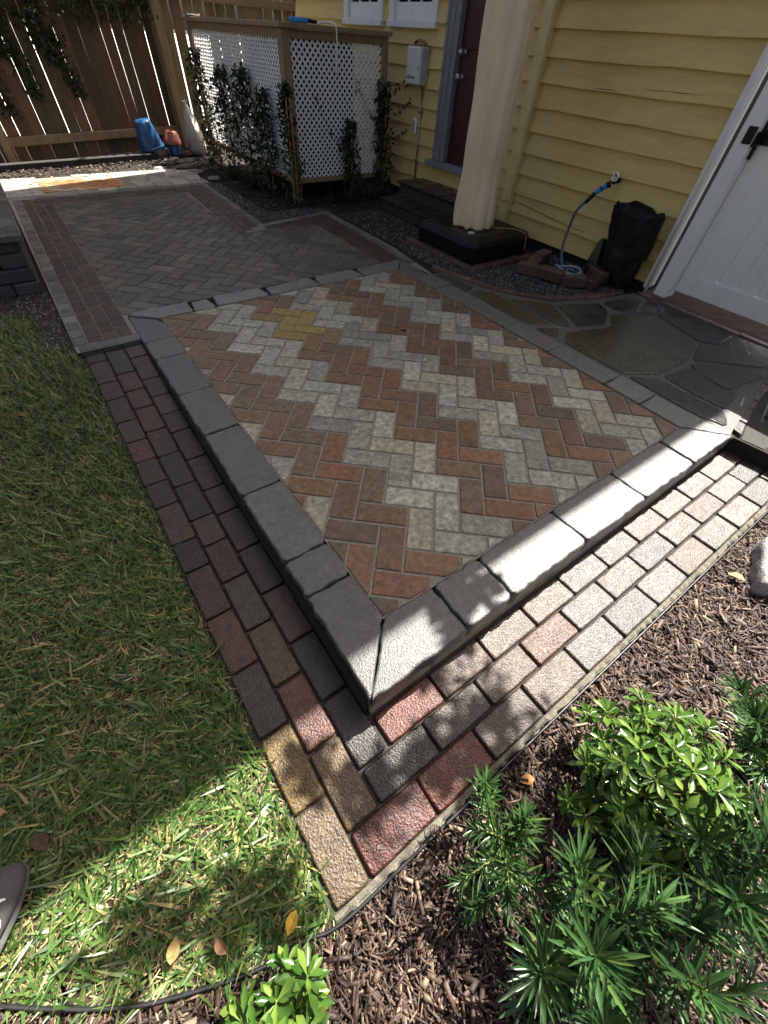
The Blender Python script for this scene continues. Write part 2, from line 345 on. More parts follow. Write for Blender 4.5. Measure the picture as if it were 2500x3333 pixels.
# cap stones: left, front, right and back courses, mitred at the corners
def cap(poly, c, cut=.014):
    pol = rough_poly(inset(poly, .0035), .026, .0042, cut)
    slab('cap_stone', pol, ZT - .078, ZT + .004 + random.uniform(-.003, .003), .007, CAPM, RP, jit(c, .16, .025), tilt=.003, rounds=2)
CG = (.074, .077, .071); CL = (.108, .111, .10)
ys = [.64, .81, 1.20, 1.65, 2.03, 2.44, 2.66]
cap([(.207, .242), (.390, .44), (.390, .64), (.207, .64)], CG, 0)
for a, b in zip(ys[:-1], ys[1:]): cap(rect(.207, .390, a, b), CG)
cap([(.207, 2.66), (.390, 2.66), (.390, 2.86), (.36, 2.93), (.207, 3.055)], CG, 0)
xs = [.60, .82, 1.25, 1.68, 2.11]
cap([(.207, .242), (.60, .242), (.60, .44), (.390, .44)], CG, 0)
for a, b in zip(xs[:-1], xs[1:]): cap(rect(a, b, .242, .44), CG)
cap([(2.11, .242), (2.50, .242), (2.318, .44), (2.11, .44)], CG, 0)
cap([(2.50, .242), (2.50, .68), (2.318, .68), (2.318, .44)], CL, 0)
yr = [.68, .914, 1.34, 1.74, 2.16, 2.47, 2.72]
for a, b in zip(yr[:-1], yr[1:]): cap([(2.318, a), (2.50 + random.uniform(-.02, .02), a), (2.50 + random.uniform(-.02, .02), b), (2.318, b)], CL)
cap([(2.318, 2.72), (2.47, 2.72), (2.46, 3.11), (2.318, 2.936)], CL, 0)
xb = [.60, .76, 1.15, 1.57, 1.97]
cap([(.22, 3.06), (.37, 2.94), (.60, 2.936), (.60, 3.09), (.5, 3.10), (.24, 3.10)], (.13, .14, .13), 0)
for a, b in zip(xb[:-1], xb[1:]): cap([(a, 2.936), (b, 2.936), (b - .02, 3.10 + random.uniform(-.02, .01)), (a + .02, 3.10 + random.uniform(-.02, .01))], (.125, .13, .115))
cap([(1.97, 2.936), (2.318, 2.936), (2.46, 3.11), (1.99, 3.10)], (.125, .13, .12), 0)
# buff facing course under the caps
# (stepped blocks so that the course has joints of its own)
g = G(); x = .214
while x < 2.49: l = random.uniform(.24, .36); g.bbox(x, min(x + l - .004, 2.492), .2465 + random.uniform(0, .003), .44, -.05, ZT - .0775, .004); x += l
y = .45
while y < 2.72: l = random.uniform(.24, .36); g.bbox(.2125 + random.uniform(0, .003), .40, y, min(y + l - .004, 2.73), -.049, ZT - .0775, .004); y += l
y = .45
while y < 3.05: l = random.uniform(.24, .36); g.bbox(2.33, 2.488, y, min(y + l - .004, 3.08), -.049, ZT - .0775, .004); y += l
g.bbox(.24, 2.33, 2.95, 3.085, -.049, ZT - .0776, .004)
g.obj('facing_course', mat('buff_face', (.30, .25, .17), .85, nscale=14, var=.35, bump=.8, bscale=80, blot=.5, blotcol=(.05, .052, .025), blotscale=5), RP)

# ---------------------------------------------------------------- brick border along the left and the front
BB = struct('brick_border', 'three-row border of tumbled red, brown and charcoal bricks')
BC = [(.039, .017, .007), (.028, .017, .008), (.019, .013, .008), (.046, .014, .007), (.034, .020, .009), (.023, .014, .008), (.055, .022, .009), (.039, .022, .010), (.018, .012, .007)]
g = G(); ny = 40
for i in range(ny + 1):
    y = .26 + (2.735 - .26) * i / ny; g.v += [(-.122, y, zb(0, y) - .016), (.222, y, zb(0, y) - .016)]
    if i: k = 2 * i; g.f.append((k - 2, k - 1, k + 1, k))
k = len(g.v); nx = 30
for i in range(nx + 1):
    x = -.122 + 3.022 * i / nx; g.v += [(x, -.10, zb(x, -.1) - .0165), (x, .262, zb(x, .2) - .0165)]
    if i: q = k + 2 * i; g.f.append((q - 2, q, q + 1, q - 1))
g.obj('joint_bed', DARKSAND, BB)
def bbrick(a, b, c, d, col=None):
    cx, cy = (a + b) / 2, (c + d) / 2
    pol = rough_poly(inset(rect(a, b, c, d), .0028), .045, .0016, .007)
    o = slab('brick', pol, zb(cx, cy) - .05, zb(cx, cy), .0065, BRICK, BB, col or jit(random.choice(BC), .2, .06), tilt=.008, rounds=2)
    if c > .3: o.rotation_euler.x += .030 + .06 * max(0, cy - 1.3)
rowsx = [-.113, -.008, .097, .203]
start = [-.083, .030, .136]
first = [[(.086, .055, .026), (.104, .062, .017), (.027, .022, .016), (.063, .028, .014)], [(.089, .053, .024), (.079, .028, .016), (.058, .040, .017), (.039, .025, .014)], [(.024, .019, .014), (.021, .018, .012)]]
for r in range(3):
    y = start[r]; n = 0
    while y < 2.70:
        l = .229 if y < .9 else random.choice((.155, .165, .2, .225))
        l = min(l, 2.72 - y)
        if 2.72 - y - l < .07: l = 2.72 - y
        bbrick(rowsx[r], rowsx[r + 1], y, y + l, jit(first[r][n], .08) if n < len(first[r]) else None); y += l; n += 1
fr_rows = [(.136, .238, .213), (.030, .136, .102), (-.083, .030, -.004)]
ffirst = [[(.074, .017, .008), (.063, .039, .026), (.077, .058, .041), (.077, .058, .042)], [(.027, .022, .017), (.045, .035, .024), (.068, .047, .032), (.070, .027, .014)], [(.067, .015, .007), (.074, .017, .007), (.050, .038, .026), (.068, .048, .035)]]
for r, (c, d, x0) in enumerate(fr_rows):
    x = x0; n = 0
    while x < 2.80:
        l = .229; 
        if 2.88 - x - l < .08: l = 2.88 - x
        bbrick(x, x + l, c, d, jit(ffirst[r][n], .08) if n < len(ffirst[r]) else jit(random.choice([(.085, .074, .066), (.07, .062, .056), (.10, .08, .064), (.08, .054, .043)]), .2)); x += l; n += 1
# ragged mortar lip on the bed side of the border
g = G(); N = 150; prev = []
for i in range(N + 1):
    x = -.12 + 2.98 * i / N; y0 = -.0835; y1 = -.098 - random.uniform(0, .010); z = zb(x, 0)
    prev.append(((x, y0, z - .006 - random.uniform(0, .004)), (x, y1, z - .016 - random.uniform(0, .008)), (x, y1 - .004, z - .06)))
for i in range(N):
    a, b = prev[i], prev[i + 1]; g.add([*a, *b], [(0, 1, 4, 3), (1, 2, 5, 4)])
g.obj('mortar_lip', mat('mossy_mortar', (.15, .135, .10), .9, nscale=60, var=.3, bump=1, bscale=260, bdist=.004), BB)

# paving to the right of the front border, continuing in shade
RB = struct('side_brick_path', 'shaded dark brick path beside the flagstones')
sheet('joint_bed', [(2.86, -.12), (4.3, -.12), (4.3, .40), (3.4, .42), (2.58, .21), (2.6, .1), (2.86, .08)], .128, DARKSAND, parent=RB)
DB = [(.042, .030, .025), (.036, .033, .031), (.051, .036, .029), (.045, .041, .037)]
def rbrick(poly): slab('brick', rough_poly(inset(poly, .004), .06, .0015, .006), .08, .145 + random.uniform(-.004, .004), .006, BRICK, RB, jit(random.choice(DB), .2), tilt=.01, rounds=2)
arc = [(2.60, .275, 2.575, .215), (2.72, .355, 2.72, .25), (2.87, .395, 2.885, .287), (3.0, .415, 3.02, .312), (3.14, .43, 3.16, .33), (3.27, .44, 3.29, .345), (3.40, .45, 3.42, .355), (3.55, .46, 3.57, .362)]
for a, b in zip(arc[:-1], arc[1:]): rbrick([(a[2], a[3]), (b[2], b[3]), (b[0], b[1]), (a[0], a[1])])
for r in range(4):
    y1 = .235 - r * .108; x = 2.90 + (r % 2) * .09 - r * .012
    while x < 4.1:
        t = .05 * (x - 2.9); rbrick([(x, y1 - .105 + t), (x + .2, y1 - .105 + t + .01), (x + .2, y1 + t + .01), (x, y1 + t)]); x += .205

# ---------------------------------------------------------------- back patio
BP = struct('back_patio', 'damp grey herringbone patio framed by red and grey paver bands')
ZP = ZT - .002
out = [(-.135, 2.735), (.215, 2.735), (.215, 3.08), (.24, 3.105), (2.44, 3.12), (2.50, 2.70), (2.52, 2.75), (2.61, 3.4), (2.63, 4.675), (1.815, 4.535), (1.86, 6.29), (-.165, 6.25)]
sheet('joint_sand', out, ZP - .005, DAMPSAND, parent=BP)
RB_ = (.080, .074); w1, w2 = .075, .082
BROWNS = [(.064, .037, .024), (.052, .033, .023), (.074, .040, .026), (.048, .035, .026), (.061, .044, .030), (.041, .030, .023)]
BGRAY = [(.125, .125, .116), (.105, .106, .10), (.145, .143, .13), (.09, .091, .086)]
def band(p, q, nin, rows, start=0, L=.105, ends=(0, 0)):
    # rows of pavers from p to q, stacked along inward normal nin; ends shift the start and finish per row (mitre)
    p = Vector(p); q = Vector(q); d = (q - p); l = d.length; d.normalize(); nn = Vector(nin); off = 0
    for r, (wd, cols) in enumerate(rows):
        s0 = ends[0] * off; s1 = l - ends[1] * off; s = s0; ph = (r % 2) * L * .5; first = True
        while s < s1 - .02:
            e = s + (L - ph if first and ph else L); first = False
            if s1 - e < .04: e = s1
            a = p + d * s + nn * off; b = p + d * e + nn * off; c = b + nn * wd; dd = a + nn * wd
            slab('band_paver', inset([tuple(a), tuple(b), tuple(c), tuple(dd)] if area([tuple(a), tuple(b), tuple(c), tuple(dd)]) > 0 else [tuple(dd), tuple(c), tuple(b), tuple(a)], .0028), ZP - .05, ZP, .003, OLDPAV, BP, jit(random.choice(cols), .15), tilt=.004); s = e
        off += wd
rows4 = [(w1, BGRAY), (w2, BROWNS), (w2, BROWNS), (w2, BROWNS)]
tot = w1 + 3 * w2
band((-.135, 2.82), (-.135, 6.25), (1, .0), rows4, ends=(0, 1))
band((-.12, 2.74), (.205, 2.74), (0, 1), [(.08, BGRAY)], L=.11)
band((-.135, 6.25), (1.86, 6.29), (0, -1), rows4, ends=(1, 1), L=.2)
band((1.86, 6.29), (1.815, 4.535), (-1, 0), rows4, ends=(1, -.8), L=.2)
band((1.815, 4.535), (2.63, 4.675), (.17, -.985), rows4, ends=(-.7, 1), L=.2)
band((2.63, 4.675), (2.555, 3.0), (-1, .04), rows4, ends=(1, 0), L=.2)
# herringbone field, cut to an L shape
TAN = [(.098, .090, .068), (.083, .079, .063), (.111, .100, .073), (.071, .071, .060), (.095, .083, .061), (.061, .061, .055), (.092, .089, .076)]
cb, sb = math.cos(R_(-45)), math.sin(R_(-45))
def L2B(i, j): return (.75 + U * (i * cb - j * sb), 4.2 + U * (i * sb + j * cb))
def bp(pol, i, j, H, cx, cy): slab('paver', pol, ZP - .05, ZP, .003, OLDPAV, BP, jit(random.choice(TAN), .16), tilt=.004)
XI = 1.815 - tot
herring(0, 0, (.189, XI, 3.104, 6.25 - tot + .02), bp, .0036, L2B)
herring(0, 0, (XI + .004, 2.63 - tot - .03, 3.112, 4.34), bp, .0036, L2B)

# sunlit paving strip at the far end
FP = struct('far_paving', 'pale paving strip with an orange herringbone panel by the fence')
sheet('joint_sand', [(-1.5, 6.262), (1.95, 6.30), (1.6, 7.15), (-1.5, 7.1)], ZP - .008, DAMPSAND, parent=FP)
def fpv(pol, i, j, H, cx, cy): slab('paver', pol, ZP - .05, ZP - .001, .003, OLDPAV, FP, jit(random.choice([(.36, .17, .075), (.40, .21, .09), (.32, .15, .07), (.42, .34, .24)]), .15), tilt=.004)
herring(0, 0, (.17, 1.0, 6.42, 6.95), fpv, .004, L2B)
y = 6.31
while y < 7.08:
    x = -1.4 + random.uniform(0, .1)
    while x < 1.75:
        e = x + .205; pol = clip_rect(rect(x + .003, e - .003, y + .003, y + .101), -2, .168 if x < .5 else 3, -9, 9)
        if .168 < x + .1 < 1.0 and 6.38 < y + .05 < 6.98: pol = []
        if pol and area(pol) > .002: slab('paver', pol, ZP - .05, ZP, .003, OLDPAV, FP, jit(random.choice([(.34, .32, .27), (.28, .27, .24), (.38, .35, .29)]), .15), tilt=.004)
        x = e
    y += .106

# ---------------------------------------------------------------- flagstones with the brick curve
FS = struct('flagstone_path', 'wet irregular flagstones set in grey mortar')
sheet('mortar_bed', [(2.44, 2.74), (2.66, 2.72), (2.78, 2.2), (3.0, 1.86), (3.45, 1.70), (3.80, 1.64), (3.82, .44), (3.3, .40), (2.58, .27), (2.49, .25)], .150, MORTAR, parent=FS)
FL = [[(2.47, 2.69), (2.60, 2.69), (2.64, 2.36), (2.51, 2.31)], [(2.53, 2.28), (2.62, 2.31), (2.71, 2.17), (2.70, 2.05), (2.69, 1.60), (2.56, 1.67), (2.53, 1.79)],
      [(2.73, 2.06), (2.95, 1.86), (2.96, 1.80), (2.79, 1.50), (2.72, 1.58)], [(3.00, 1.79), (3.32, 1.66), (3.30, 1.55), (3.05, 1.40), (2.82, 1.47)],
      [(2.53, 1.62), (2.68, 1.53), (2.56, 1.44), (2.53, 1.50)], [(3.37, 1.64), (3.74, 1.585), (3.75, 1.39), (3.55, 1.31), (3.34, 1.50)],
      [(2.66, 1.46), (3.06, 1.35), (3.24, 1.47), (3.53, 1.28), (3.40, .88), (3.06, .79), (2.74, .80), (2.545, .92), (2.545, 1.36)],
      [(3.74, 1.36), (3.76, 1.15), (3.75, .80), (3.50, .80), (3.43, .89), (3.57, 1.28)], [(3.39, .86), (3.48, .78), (3.76, .77), (3.77, .50), (3.47, .47), (3.12, .78)],
      [(3.07, .76), (3.43, .45), (3.34, .42), (3.14, .445), (2.95, .48), (3.00, .71)], [(2.75, .77), (3.02, .75), (2.93, .47), (3.00, .43), (2.74, .38), (2.72, .54)],
      [(2.54, .89), (2.70, .77), (2.69, .53), (2.70, .37), (2.57, .30), (2.53, .45)]]
FC = [(.038, .038, .030), (.047, .045, .028), (.044, .042, .029), (.040, .042, .036), (.049, .048, .034), (.040, .042, .034), (.061, .057, .036), (.043, .045, .039), (.040, .042, .036), (.034, .036, .032), (.036, .038, .036), (.034, .034, .032)]
for p, c in zip(FL, FC): slab('flagstone', rough_poly(p, .06, .005, .02), .10, .157 + random.uniform(-.001, .002), .006, FLAG, FS, jit(c, .06, .03), tilt=.002, rounds=2)
def along(pts, step):
    out = []; pts = [Vector(p) for p in pts]; carry = 0
    for a, b in zip(pts[:-1], pts[1:]):
        l = (b - a).length; s = carry
        while s < l: out.append(a.lerp(b, s / l)); s += step
        carry = s - l
    return out
def spline(P, n=12):
    P = [Vector(p) for p in P]; out = []
    for i in range(len(P) - 1):
        p0, p1, p2, p3 = P[max(i - 1, 0)], P[i], P[i + 1], P[min(i + 2, len(P) - 1)]
        for k in range(n):
            t = k / n; out.append(.5 * ((2 * p1) + (p2 - p0) * t + (2 * p0 - 5 * p1 + 4 * p2 - p3) * t * t + (3 * p1 - p0 - 3 * p2 + p3) * t ** 3))
    return out + [P[-1]]
CV = spline([(2.60, 2.86), (2.66, 2.5), (2.775, 2.18), (3.0, 1.885), (3.4, 1.72), (3.82, 1.665)])
def course(pts, step, wd, z1, cols, parent):
    a = along(pts, step)
    for p, q in zip(a[:-1], a[1:]):
        d = (q - p).normalized(); nr = Vector((-d.y, d.x)) * wd
        slab('edging_brick', rough_poly(inset([tuple(p), tuple(q), tuple(q + nr), tuple(p + nr)], .003), .05, .002, .008), .09, z1 + random.uniform(-.003, .003), .006, BRICK, parent, jit(random.choice(cols), .2), tilt=.01, rounds=2)
REDB = [(.13, .062, .042), (.11, .055, .042), (.09, .055, .045), (.14, .08, .055)]
course(CV, .205, .062, .166, REDB, FS)
course([(3.79, 1.61), (3.785, .30)], .205, .058, .166, [(.10, .07, .055), (.12, .078, .06)], FS)

# ---------------------------------------------------------------- house
XW = 3.95; HY0, HY1, HTOP = 1.60, 7.60, 7.45
HS = thing('house', 'yellow clapboard house with white windows and a dark red door', 'house', (XW, HY0, .16))
def hp(gobj, name, m, parent=HS, smooth=False, color=None):
    gobj.v = [(x - XW, y - HY0, z - .16) for x, y, z in gobj.v]
    return gobj.obj(name, m, parent, smooth=smooth, color=color)
EXP = .1465; Z0 = .209
DOOR = (3.56, 4.53, .53, 2.62); WINS = [(4.67, 5.45, 1.49, 2.75), (5.575, 6.35, 1.49, 2.75)]
row = 0; z = Z0
while z < HTOP:
    segs = [(HY0 + .02, HY1)]
    for a, b, c, d in [DOOR] + WINS:
        if z + EXP > c + .06 and z < d - .03:
            ns = []
            for s, e in segs:
                if b <= s or a >= e: ns.append((s, e))
                else:
                    if a > s: ns.append((s, a))
                    if b < e: ns.append((b, e))
            segs = ns
    for s, e in segs:
        g = G(); k = max(2, int((e - s) / .09)); rag = .0035 if z > .9 and z < 1.6 else .0018
        ph = random.uniform(0, 50)
        bot = []
        for i in range(k + 1):
            y = s + (e - s) * i / k; dz = noise.noise((y * 2.2, ph, 0)) * rag * 2.2 + noise.noise((y * 14, ph, 3)) * rag * .7
            bow = noise.noise((y * .8, ph, 9)) * .003
            if z < 2 and random.random() < .02: dz += random.uniform(.003, .008)
            bot.append((y, dz, bow))
        v = []
        for y, dz, bow in bot: v += [(XW + .006, y, z + dz), (XW - .030 + bow, y, z + dz), (XW + .002, y, z + EXP + .012)]
        f = []
        for i in range(k): a = i * 3; f += [(a + 3, a + 4, a + 1, a), (a + 4, a + 5, a + 2, a + 1)]
        f += [(0, 1, 2), (k * 3 + 2, k * 3 + 1, k * 3)]
        g.add(v, f); hp(g, 'siding_board', YEL)
    z += EXP; row += 1
g = G().box(XW + .012, 9.0, HY0 + .03, HY1 - .02, .24, HTOP); hp(g, 'wall_sheathing', DIRTWALL)
g = G().box(XW + .03, 8.9, HY0 + .05, HY1 - .05, .0, .239); hp(g, 'foundation', DIRTWALL)
g = G(); v = [(XW - .25, HY0 + .015, HTOP), (9.3, HY0 + .015, HTOP), (9.3, HY1 - .02, HTOP), (XW - .25, HY1 - .02, HTOP)]
v += [(x, y, HTOP + .14) for x, y, _ in v] + [(6.4, 3.9, HTOP + 1.9), (6.4, 5.3, HTOP + 1.9)]
g.add(v, [(3, 2, 1, 0), (0, 1, 5, 4), (1, 2, 6, 5), (2, 3, 7, 6), (3, 0, 4, 7), (4, 5, 8), (5, 6, 9, 8), (6, 7, 9), (7, 4, 8, 9)]); hp(g, 'roof', ROOF)
# pale vertical corner board and the wire tied across it
g = G().bbox(XW - .075, XW + .01, 3.245, 3.345, .17, HTOP - .01, .006); hp(g, 'corner_board', YEL2)
g = G().bbox(XW - .03, XW + .02, HY0 - .02, HY0 + .035, .2, HTOP - .01, .004); hp(g, 'end_board', VINYL)
# splits in the weathered boards
for y0, y1, zz, th in ((2.93, 3.10, 1.392, .007), (2.52, 2.74, 1.246, .008), (1.86, 2.30, 1.275, .003), (1.70, 1.80, 1.395, .008), (4.60, 5.05, .670, .004)):
    g = G(); n = 14
    for i in range(n + 1):
        t = i / n; y = y0 + (y1 - y0) * t; w = th * (.25 + .75 * math.sin(math.pi * t)) * random.uniform(.3, 1.2); zc = zz + .004 * noise.noise((y * 20, zz, 0)) - .006 * t; xx = XW - .0272
        g.v += [(xx, y, zc - w / 2), (xx, y, zc + w / 2)]
        if i: k = (i - 1) * 2; g.f.append((k, k + 1, k + 3, k + 2))
    hp(g, 'split', DIRTWALL)
# windows
for n, (a, b, c, d) in enumerate(WINS):
    fw = .085; g = G()
    g.bbox(XW - .04, XW + .03, a, a + fw, c + .045, d, .004); g.bbox(XW - .04, XW + .03, b - fw, b, c + .045, d, .004); g.bbox(XW - .041, XW + .03, a + fw, b - fw, d - fw, d - .001, .004)
    wf = hp(g, 'window', WHITE)
    g = G().bbox(XW - .062, XW + .03, a - .012, b + .012, c, c + .047, .005); hp(g, 'sill', WHITE, wf)
    g = G().bbox(XW - .012, XW + .02, a + fw + .002, b - fw - .002, c + .05, c + .165, .003)
    for k in range(1, 3): yy = a + fw + (b - a - 2 * fw) * k / 3; g.box(XW - .008, XW + .02, yy - .011, yy + .011, c + .166, d - fw - .002)
    g.box(XW - .005, XW + .02, a + fw + .002, b - fw - .002, c + .60, c + .63)
    for s in (a + fw, b - fw - .03): g.box(XW - .010, XW + .02, s + .001, s + .029, c + .166, d - fw - .002)
    hp(g, 'sash', WHITE, wf)
    for k in range(3):
        y0 = a + fw + .03 + (b - a - 2 * fw - .06) * k / 3; y1 = a + fw + .03 + (b - a - 2 * fw - .06) * (k + 1) / 3
        g = G().box(XW + .003, XW + .008, y0 + .008, y1 - .008, c + .17, c + .598); hp(g, 'pane', GLASS, wf)
# door in its grey fluted casing
a, b, c, d = DOOR
g = G()
for k in range(5): y0 = 4.315 + k * .038; g.bbox(XW - .05 + .004 * (k % 2), XW + .03, y0, y0 + .034, c + .03, d, .004)
g.box(XW - .02, XW + .03, 4.506, 4.53, c, d); g.bbox(XW - .05, XW + .03, a, a + .12, c + .03, d, .004); g.bbox(XW - .05, XW + .03, a + .121, 4.314, d - .12, d, .004)
dr = hp(g, 'door_casing', DKGREY)
g = G().bbox(XW - .10, XW + .03, a - .03, b + .03, c - .02, c + .028, .004); hp(g, 'threshold', DKGREY, dr)
g = G().box(XW + .010, XW + .05, a + .122, 4.313, c + .03, d - .121)
for z0, z1 in ((c + .15, c + .75), (c + .85, d - .3)):
    for y0, y1 in ((a + .2, a + .42), (a + .47, 4.24)): g.bbox(XW + .0, XW + .02, y0, y1, z0, z1, .006)
dd = hp(g, 'door', DOORRED)
for zz, r in ((1.36, .022), (1.20, .026)):
    g = G().lathe([(.001, 0), (r, 0), (r, .012), (.012, .018), (.012, .04), (r * 1.15, .05), (r, .075), (.001, .08)], 16, M=Matrix.Translation((XW + .010, 4.245, zz)) @ Matrix.Rotation(R_(-90), 4, 'Y'))
    hp(g, 'door_knob', METAL, dd, True)

NH = thing('added_shade_house', 'unseen dark green weatherboard house added on the left to block skylight', 'house', (-6.5, 0, 0)); DG = mat('dark_green_paint', (.045, .055, .045), .6, nscale=6, var=.2)  # out-of-view house, added to cut skylight and deepen the yard's shade
G().box(-4, 0, -9, 7.2, -.1, 5.2).obj('wall', DG, NH)
G().add([(.35, -9.3, 5.2), (.35, 7.5, 5.2), (-4.35, 7.5, 5.2), (-4.35, -9.3, 5.2), (-2, -9.3, 7.0), (-2, 7.5, 7.0)], [(0, 1, 5, 4), (2, 3, 4, 5), (0, 4, 3), (1, 2, 5), (0, 3, 2, 1)]).obj('roof', ROOF, NH)
for wy in (-5, -1.5, 2, 5):
    for wz in (1.0, 3.3):
        w_ = G().bbox(-.01, .03, wy, wy + .9, wz, wz + 1.5, .01).obj('window', DKGREY, NH); G().box(.031, .034, wy + .08, wy + .82, wz + .08, wz + 1.42).obj('pane', GLASS, w_)

# brick steps under the door
ST = thing('brick_steps', 'two dark mossy brick steps below the red door', 'steps', (3.6, 4.1, .16))
def stp(g, nm, m, col=None): g.v = [(x - 3.6, y - 4.1, z - .16) for x, y, z in g.v]; return g.obj(nm, m, ST, color=col)
stp(G().bbox(3.30, 3.93, 3.56, 4.60, .13, .225, .006), 'riser', DARKSAND); stp(G().bbox(3.56, 3.93, 3.60, 4.62, .2255, .34, .006), 'riser', DARKSAND)
for (x0, x1, y0, y1, zt) in ((3.27, 3.56, 3.54, 4.62, .25), (3.53, 3.94, 3.58, 4.64, .375)):
    y = y0
    while y < y1 - .05:
        xm = x0
        while xm < x1 - .04:
            stp(G().bbox(xm + .003, min(xm + .2, x1) - .003, y + .003, min(y + .1, y1) - .003, zt - .055 + .031, zt + random.uniform(-.004, .004), .006), 'brick', BRICK, jit((.024, .019, .015), .3)); xm += .2
        y += .1

# meter box, conduit and small outlet on the siding
MB = thing('meter_box', 'small white timer box on the yellow siding with a brown leaf on top', 'meter box', (XW, 4.86, 1.1))
def at(g, nm, m, root, smooth=False, color=None):
    L = root.location; g.v = [(x - L[0], y - L[1], z - L[2]) for x, y, z in g.v]; return g.obj(nm, m, root, smooth=smooth, color=color)
at(G().bbox(XW - .115, XW - .018, 4.735, 4.975, 1.105, 1.375, .012), 'body', GREYPL, MB)
lid = at(G().bbox(XW - .132, XW - .113, 4.742, 4.968, 1.112, 1.372, .008), 'cover', mat('off_white_plastic', (.66, .68, .66), .35, var=.06, bump=.05), MB)
at(G().bbox(XW - .137, XW - .131, 4.752, 4.764, 1.21, 1.25, .002), 'latch', DKGREY, MB)
g = G(); yy = 4.945
for k in range(11):
    w = random.uniform(.007, .012)
    if k != 5: g.box(XW - .1336, XW - .1318, yy - w, yy, 1.150, 1.150 + random.choice((.016, .020, .026)))
    yy -= w + .002
at(g, 'lettering', DKGREY, MB)
lf = G()
for i in range(7):
    t = i / 6; w = .012 + .035 * math.sin(math.pi * min(1, t + .12)); zz = 1.395 + .03 * math.sin(t * 3.1)
    lf.v += [(XW - .06 - w, 4.76 + .2 * t, zz - .014), (XW - .06, 4.76 + .2 * t, zz + .006 * math.sin(i * 2)), (XW - .06 + w, 4.76 + .2 * t, zz - .016)]
    if i: k = (i - 1) * 3; lf.f += [(k, k + 1, k + 4, k + 3), (k + 1, k + 2, k + 5, k + 4)]
at(lf, 'dead_leaf', mat('brown_paper_leaf', (.26, .145, .07), .7, nscale=20, var=.3), MB, True)
CD = thing('conduit', 'thin grey electrical conduit running down the siding below the white box', 'conduit', (XW - .03, 4.79, .2))
at(G().tube([(XW - .032, 4.79, .18), (XW - .032, 4.79, 1.10)], .011, 10), 'pipe', METAL, CD, True)
for zz in (.5, .9): at(G().bbox(XW - .045, XW - .016, 4.765, 4.815, zz, zz + .018, .002), 'strap', METAL, CD)
OU = thing('outlet_cover', 'narrow white outlet cover behind the grey conduit', 'outlet', (XW - .02, 4.87, .78))
at(G().bbox(XW - .05, XW - .018, 4.835, 4.905, .72, .86, .012), 'cover', VINYL, OU); at(G().bbox(XW - .058, XW - .049, 4.85, 4.89, .74, .84, .004), 'flap', GREYPL, OU)

# ---------------------------------------------------------------- white vinyl gate at the end of the house
GT = thing('vinyl_gate', 'white vinyl garden gate with vertical boards beside the house corner', 'gate', (3.9, 1.4, .16))
at(G().bbox(3.875, 3.935, 1.585, 1.625, .19, 1.85, .004), 'wall_batten', VINYL, GT)
at(G().tube([(3.862, 1.583, .17), (3.862, 1.583, 1.85)], .013, 8), 'pipe', WHITE, GT, True)
at(G().bbox(3.80, 3.93, 1.392, 1.492, .195, 1.90, .006), 'post', VINYL, GT)
at(G().bbox(3.882, 3.922, 1.268, 1.386, .243, 1.82, .004), 'stile', VINYL, GT)
at(G().bbox(3.883, 3.922, .10, 1.267, .244, .374, .004), 'bottom_rail', VINYL, GT)
at(G().bbox(3.883, 3.922, .10, 1.267, 1.70, 1.82, .004), 'top_rail', VINYL, GT)
at(G().bbox(3.882, 3.922, -.02, .098, .243, 1.82, .004), 'stile', VINYL, GT)
y = 1.265
while y > .12: at(G().bbox(3.896, 3.912, max(y - .1285, .102), y, .376, 1.699, .005), 'board', VINYL, GT); y -= .1315
at(G().bbox(3.83, 3.93, -.155, -.035, .1, 1.90, .006), 'post', VINYL, GT)
h = at(G().bbox(3.79, 3.80, 1.395, 1.45, 1.10, 1.18, .004), 'hinge', BLACKP, GT)
at(G().bbox(3.868, 3.881, 1.29, 1.38, 1.10, 1.17, .003).bbox(3.80, 3.872, 1.376, 1.391, 1.09, 1.16, .003).tube([(3.862, 1.383, 1.03), (3.862, 1.383, 1.21)], .012, 8), 'hinge_pin', BLACKP, GT)
SB = thing('side_bed', 'strip of bare brown soil under the white gate', 'soil', (3.9, .8, .12))
g = G(); N = 28
for i in range(N):
    for k in range(7): yy = 1.62 - 2.0 * i / (N - 1); xx = 3.845 + .5 * k / 6; g.v.append((xx, yy, .14 + .03 * noise.noise((xx * 9, yy * 9, 1)) + .035 * k / 6))
for i in range(N - 1):
    for k in range(6): a = i * 7 + k; g.f.append((a, a + 7, a + 8, a + 1))
at(g, 'soil_mound', mat('red_soil', (.042, .027, .02), .95, nscale=40, var=.6, bump=1, bscale=150, bdist=.01), SB)

# ---------------------------------------------------------------- back fence
def fence(name, label, p, q, z0, z1, cols, rails, pw=.142, gap=.009, lean=0, hide=0, group=None):
    p = Vector(p); q = Vector(q); d = q - p; l = d.length; rz = math.atan2(d.y, d.x)
    T = thing(name, label, 'fence', (p.x, p.y, z0), rz, group)
    x = 0
    while x < l:
        gp = gap * random.uniform(.25, 1.6); a = pw * random.uniform(.96, 1.03)
        g = G().bbox(0, a, -.009, .009, .0, z1 - z0 + random.uniform(-.02, .02), .003)
        o = g.obj('picket', PICKET, T, (x, random.uniform(-.003, .003), 0), color=jit(random.choice(cols), .22)); o.rotation_euler = (0, lean + random.gauss(0, .004), 0); x += a + gp
    for zr in rails: G().bbox(-.02, l + .02, -.052, -.0115, zr - z0, zr - z0 + .088, .005).obj('rail', WOOD, T)
    return T, rz
PC = [(.174, .095, .047), (.131, .078, .039), (.217, .115, .055), (.109, .076, .035), (.138, .098, .044)]
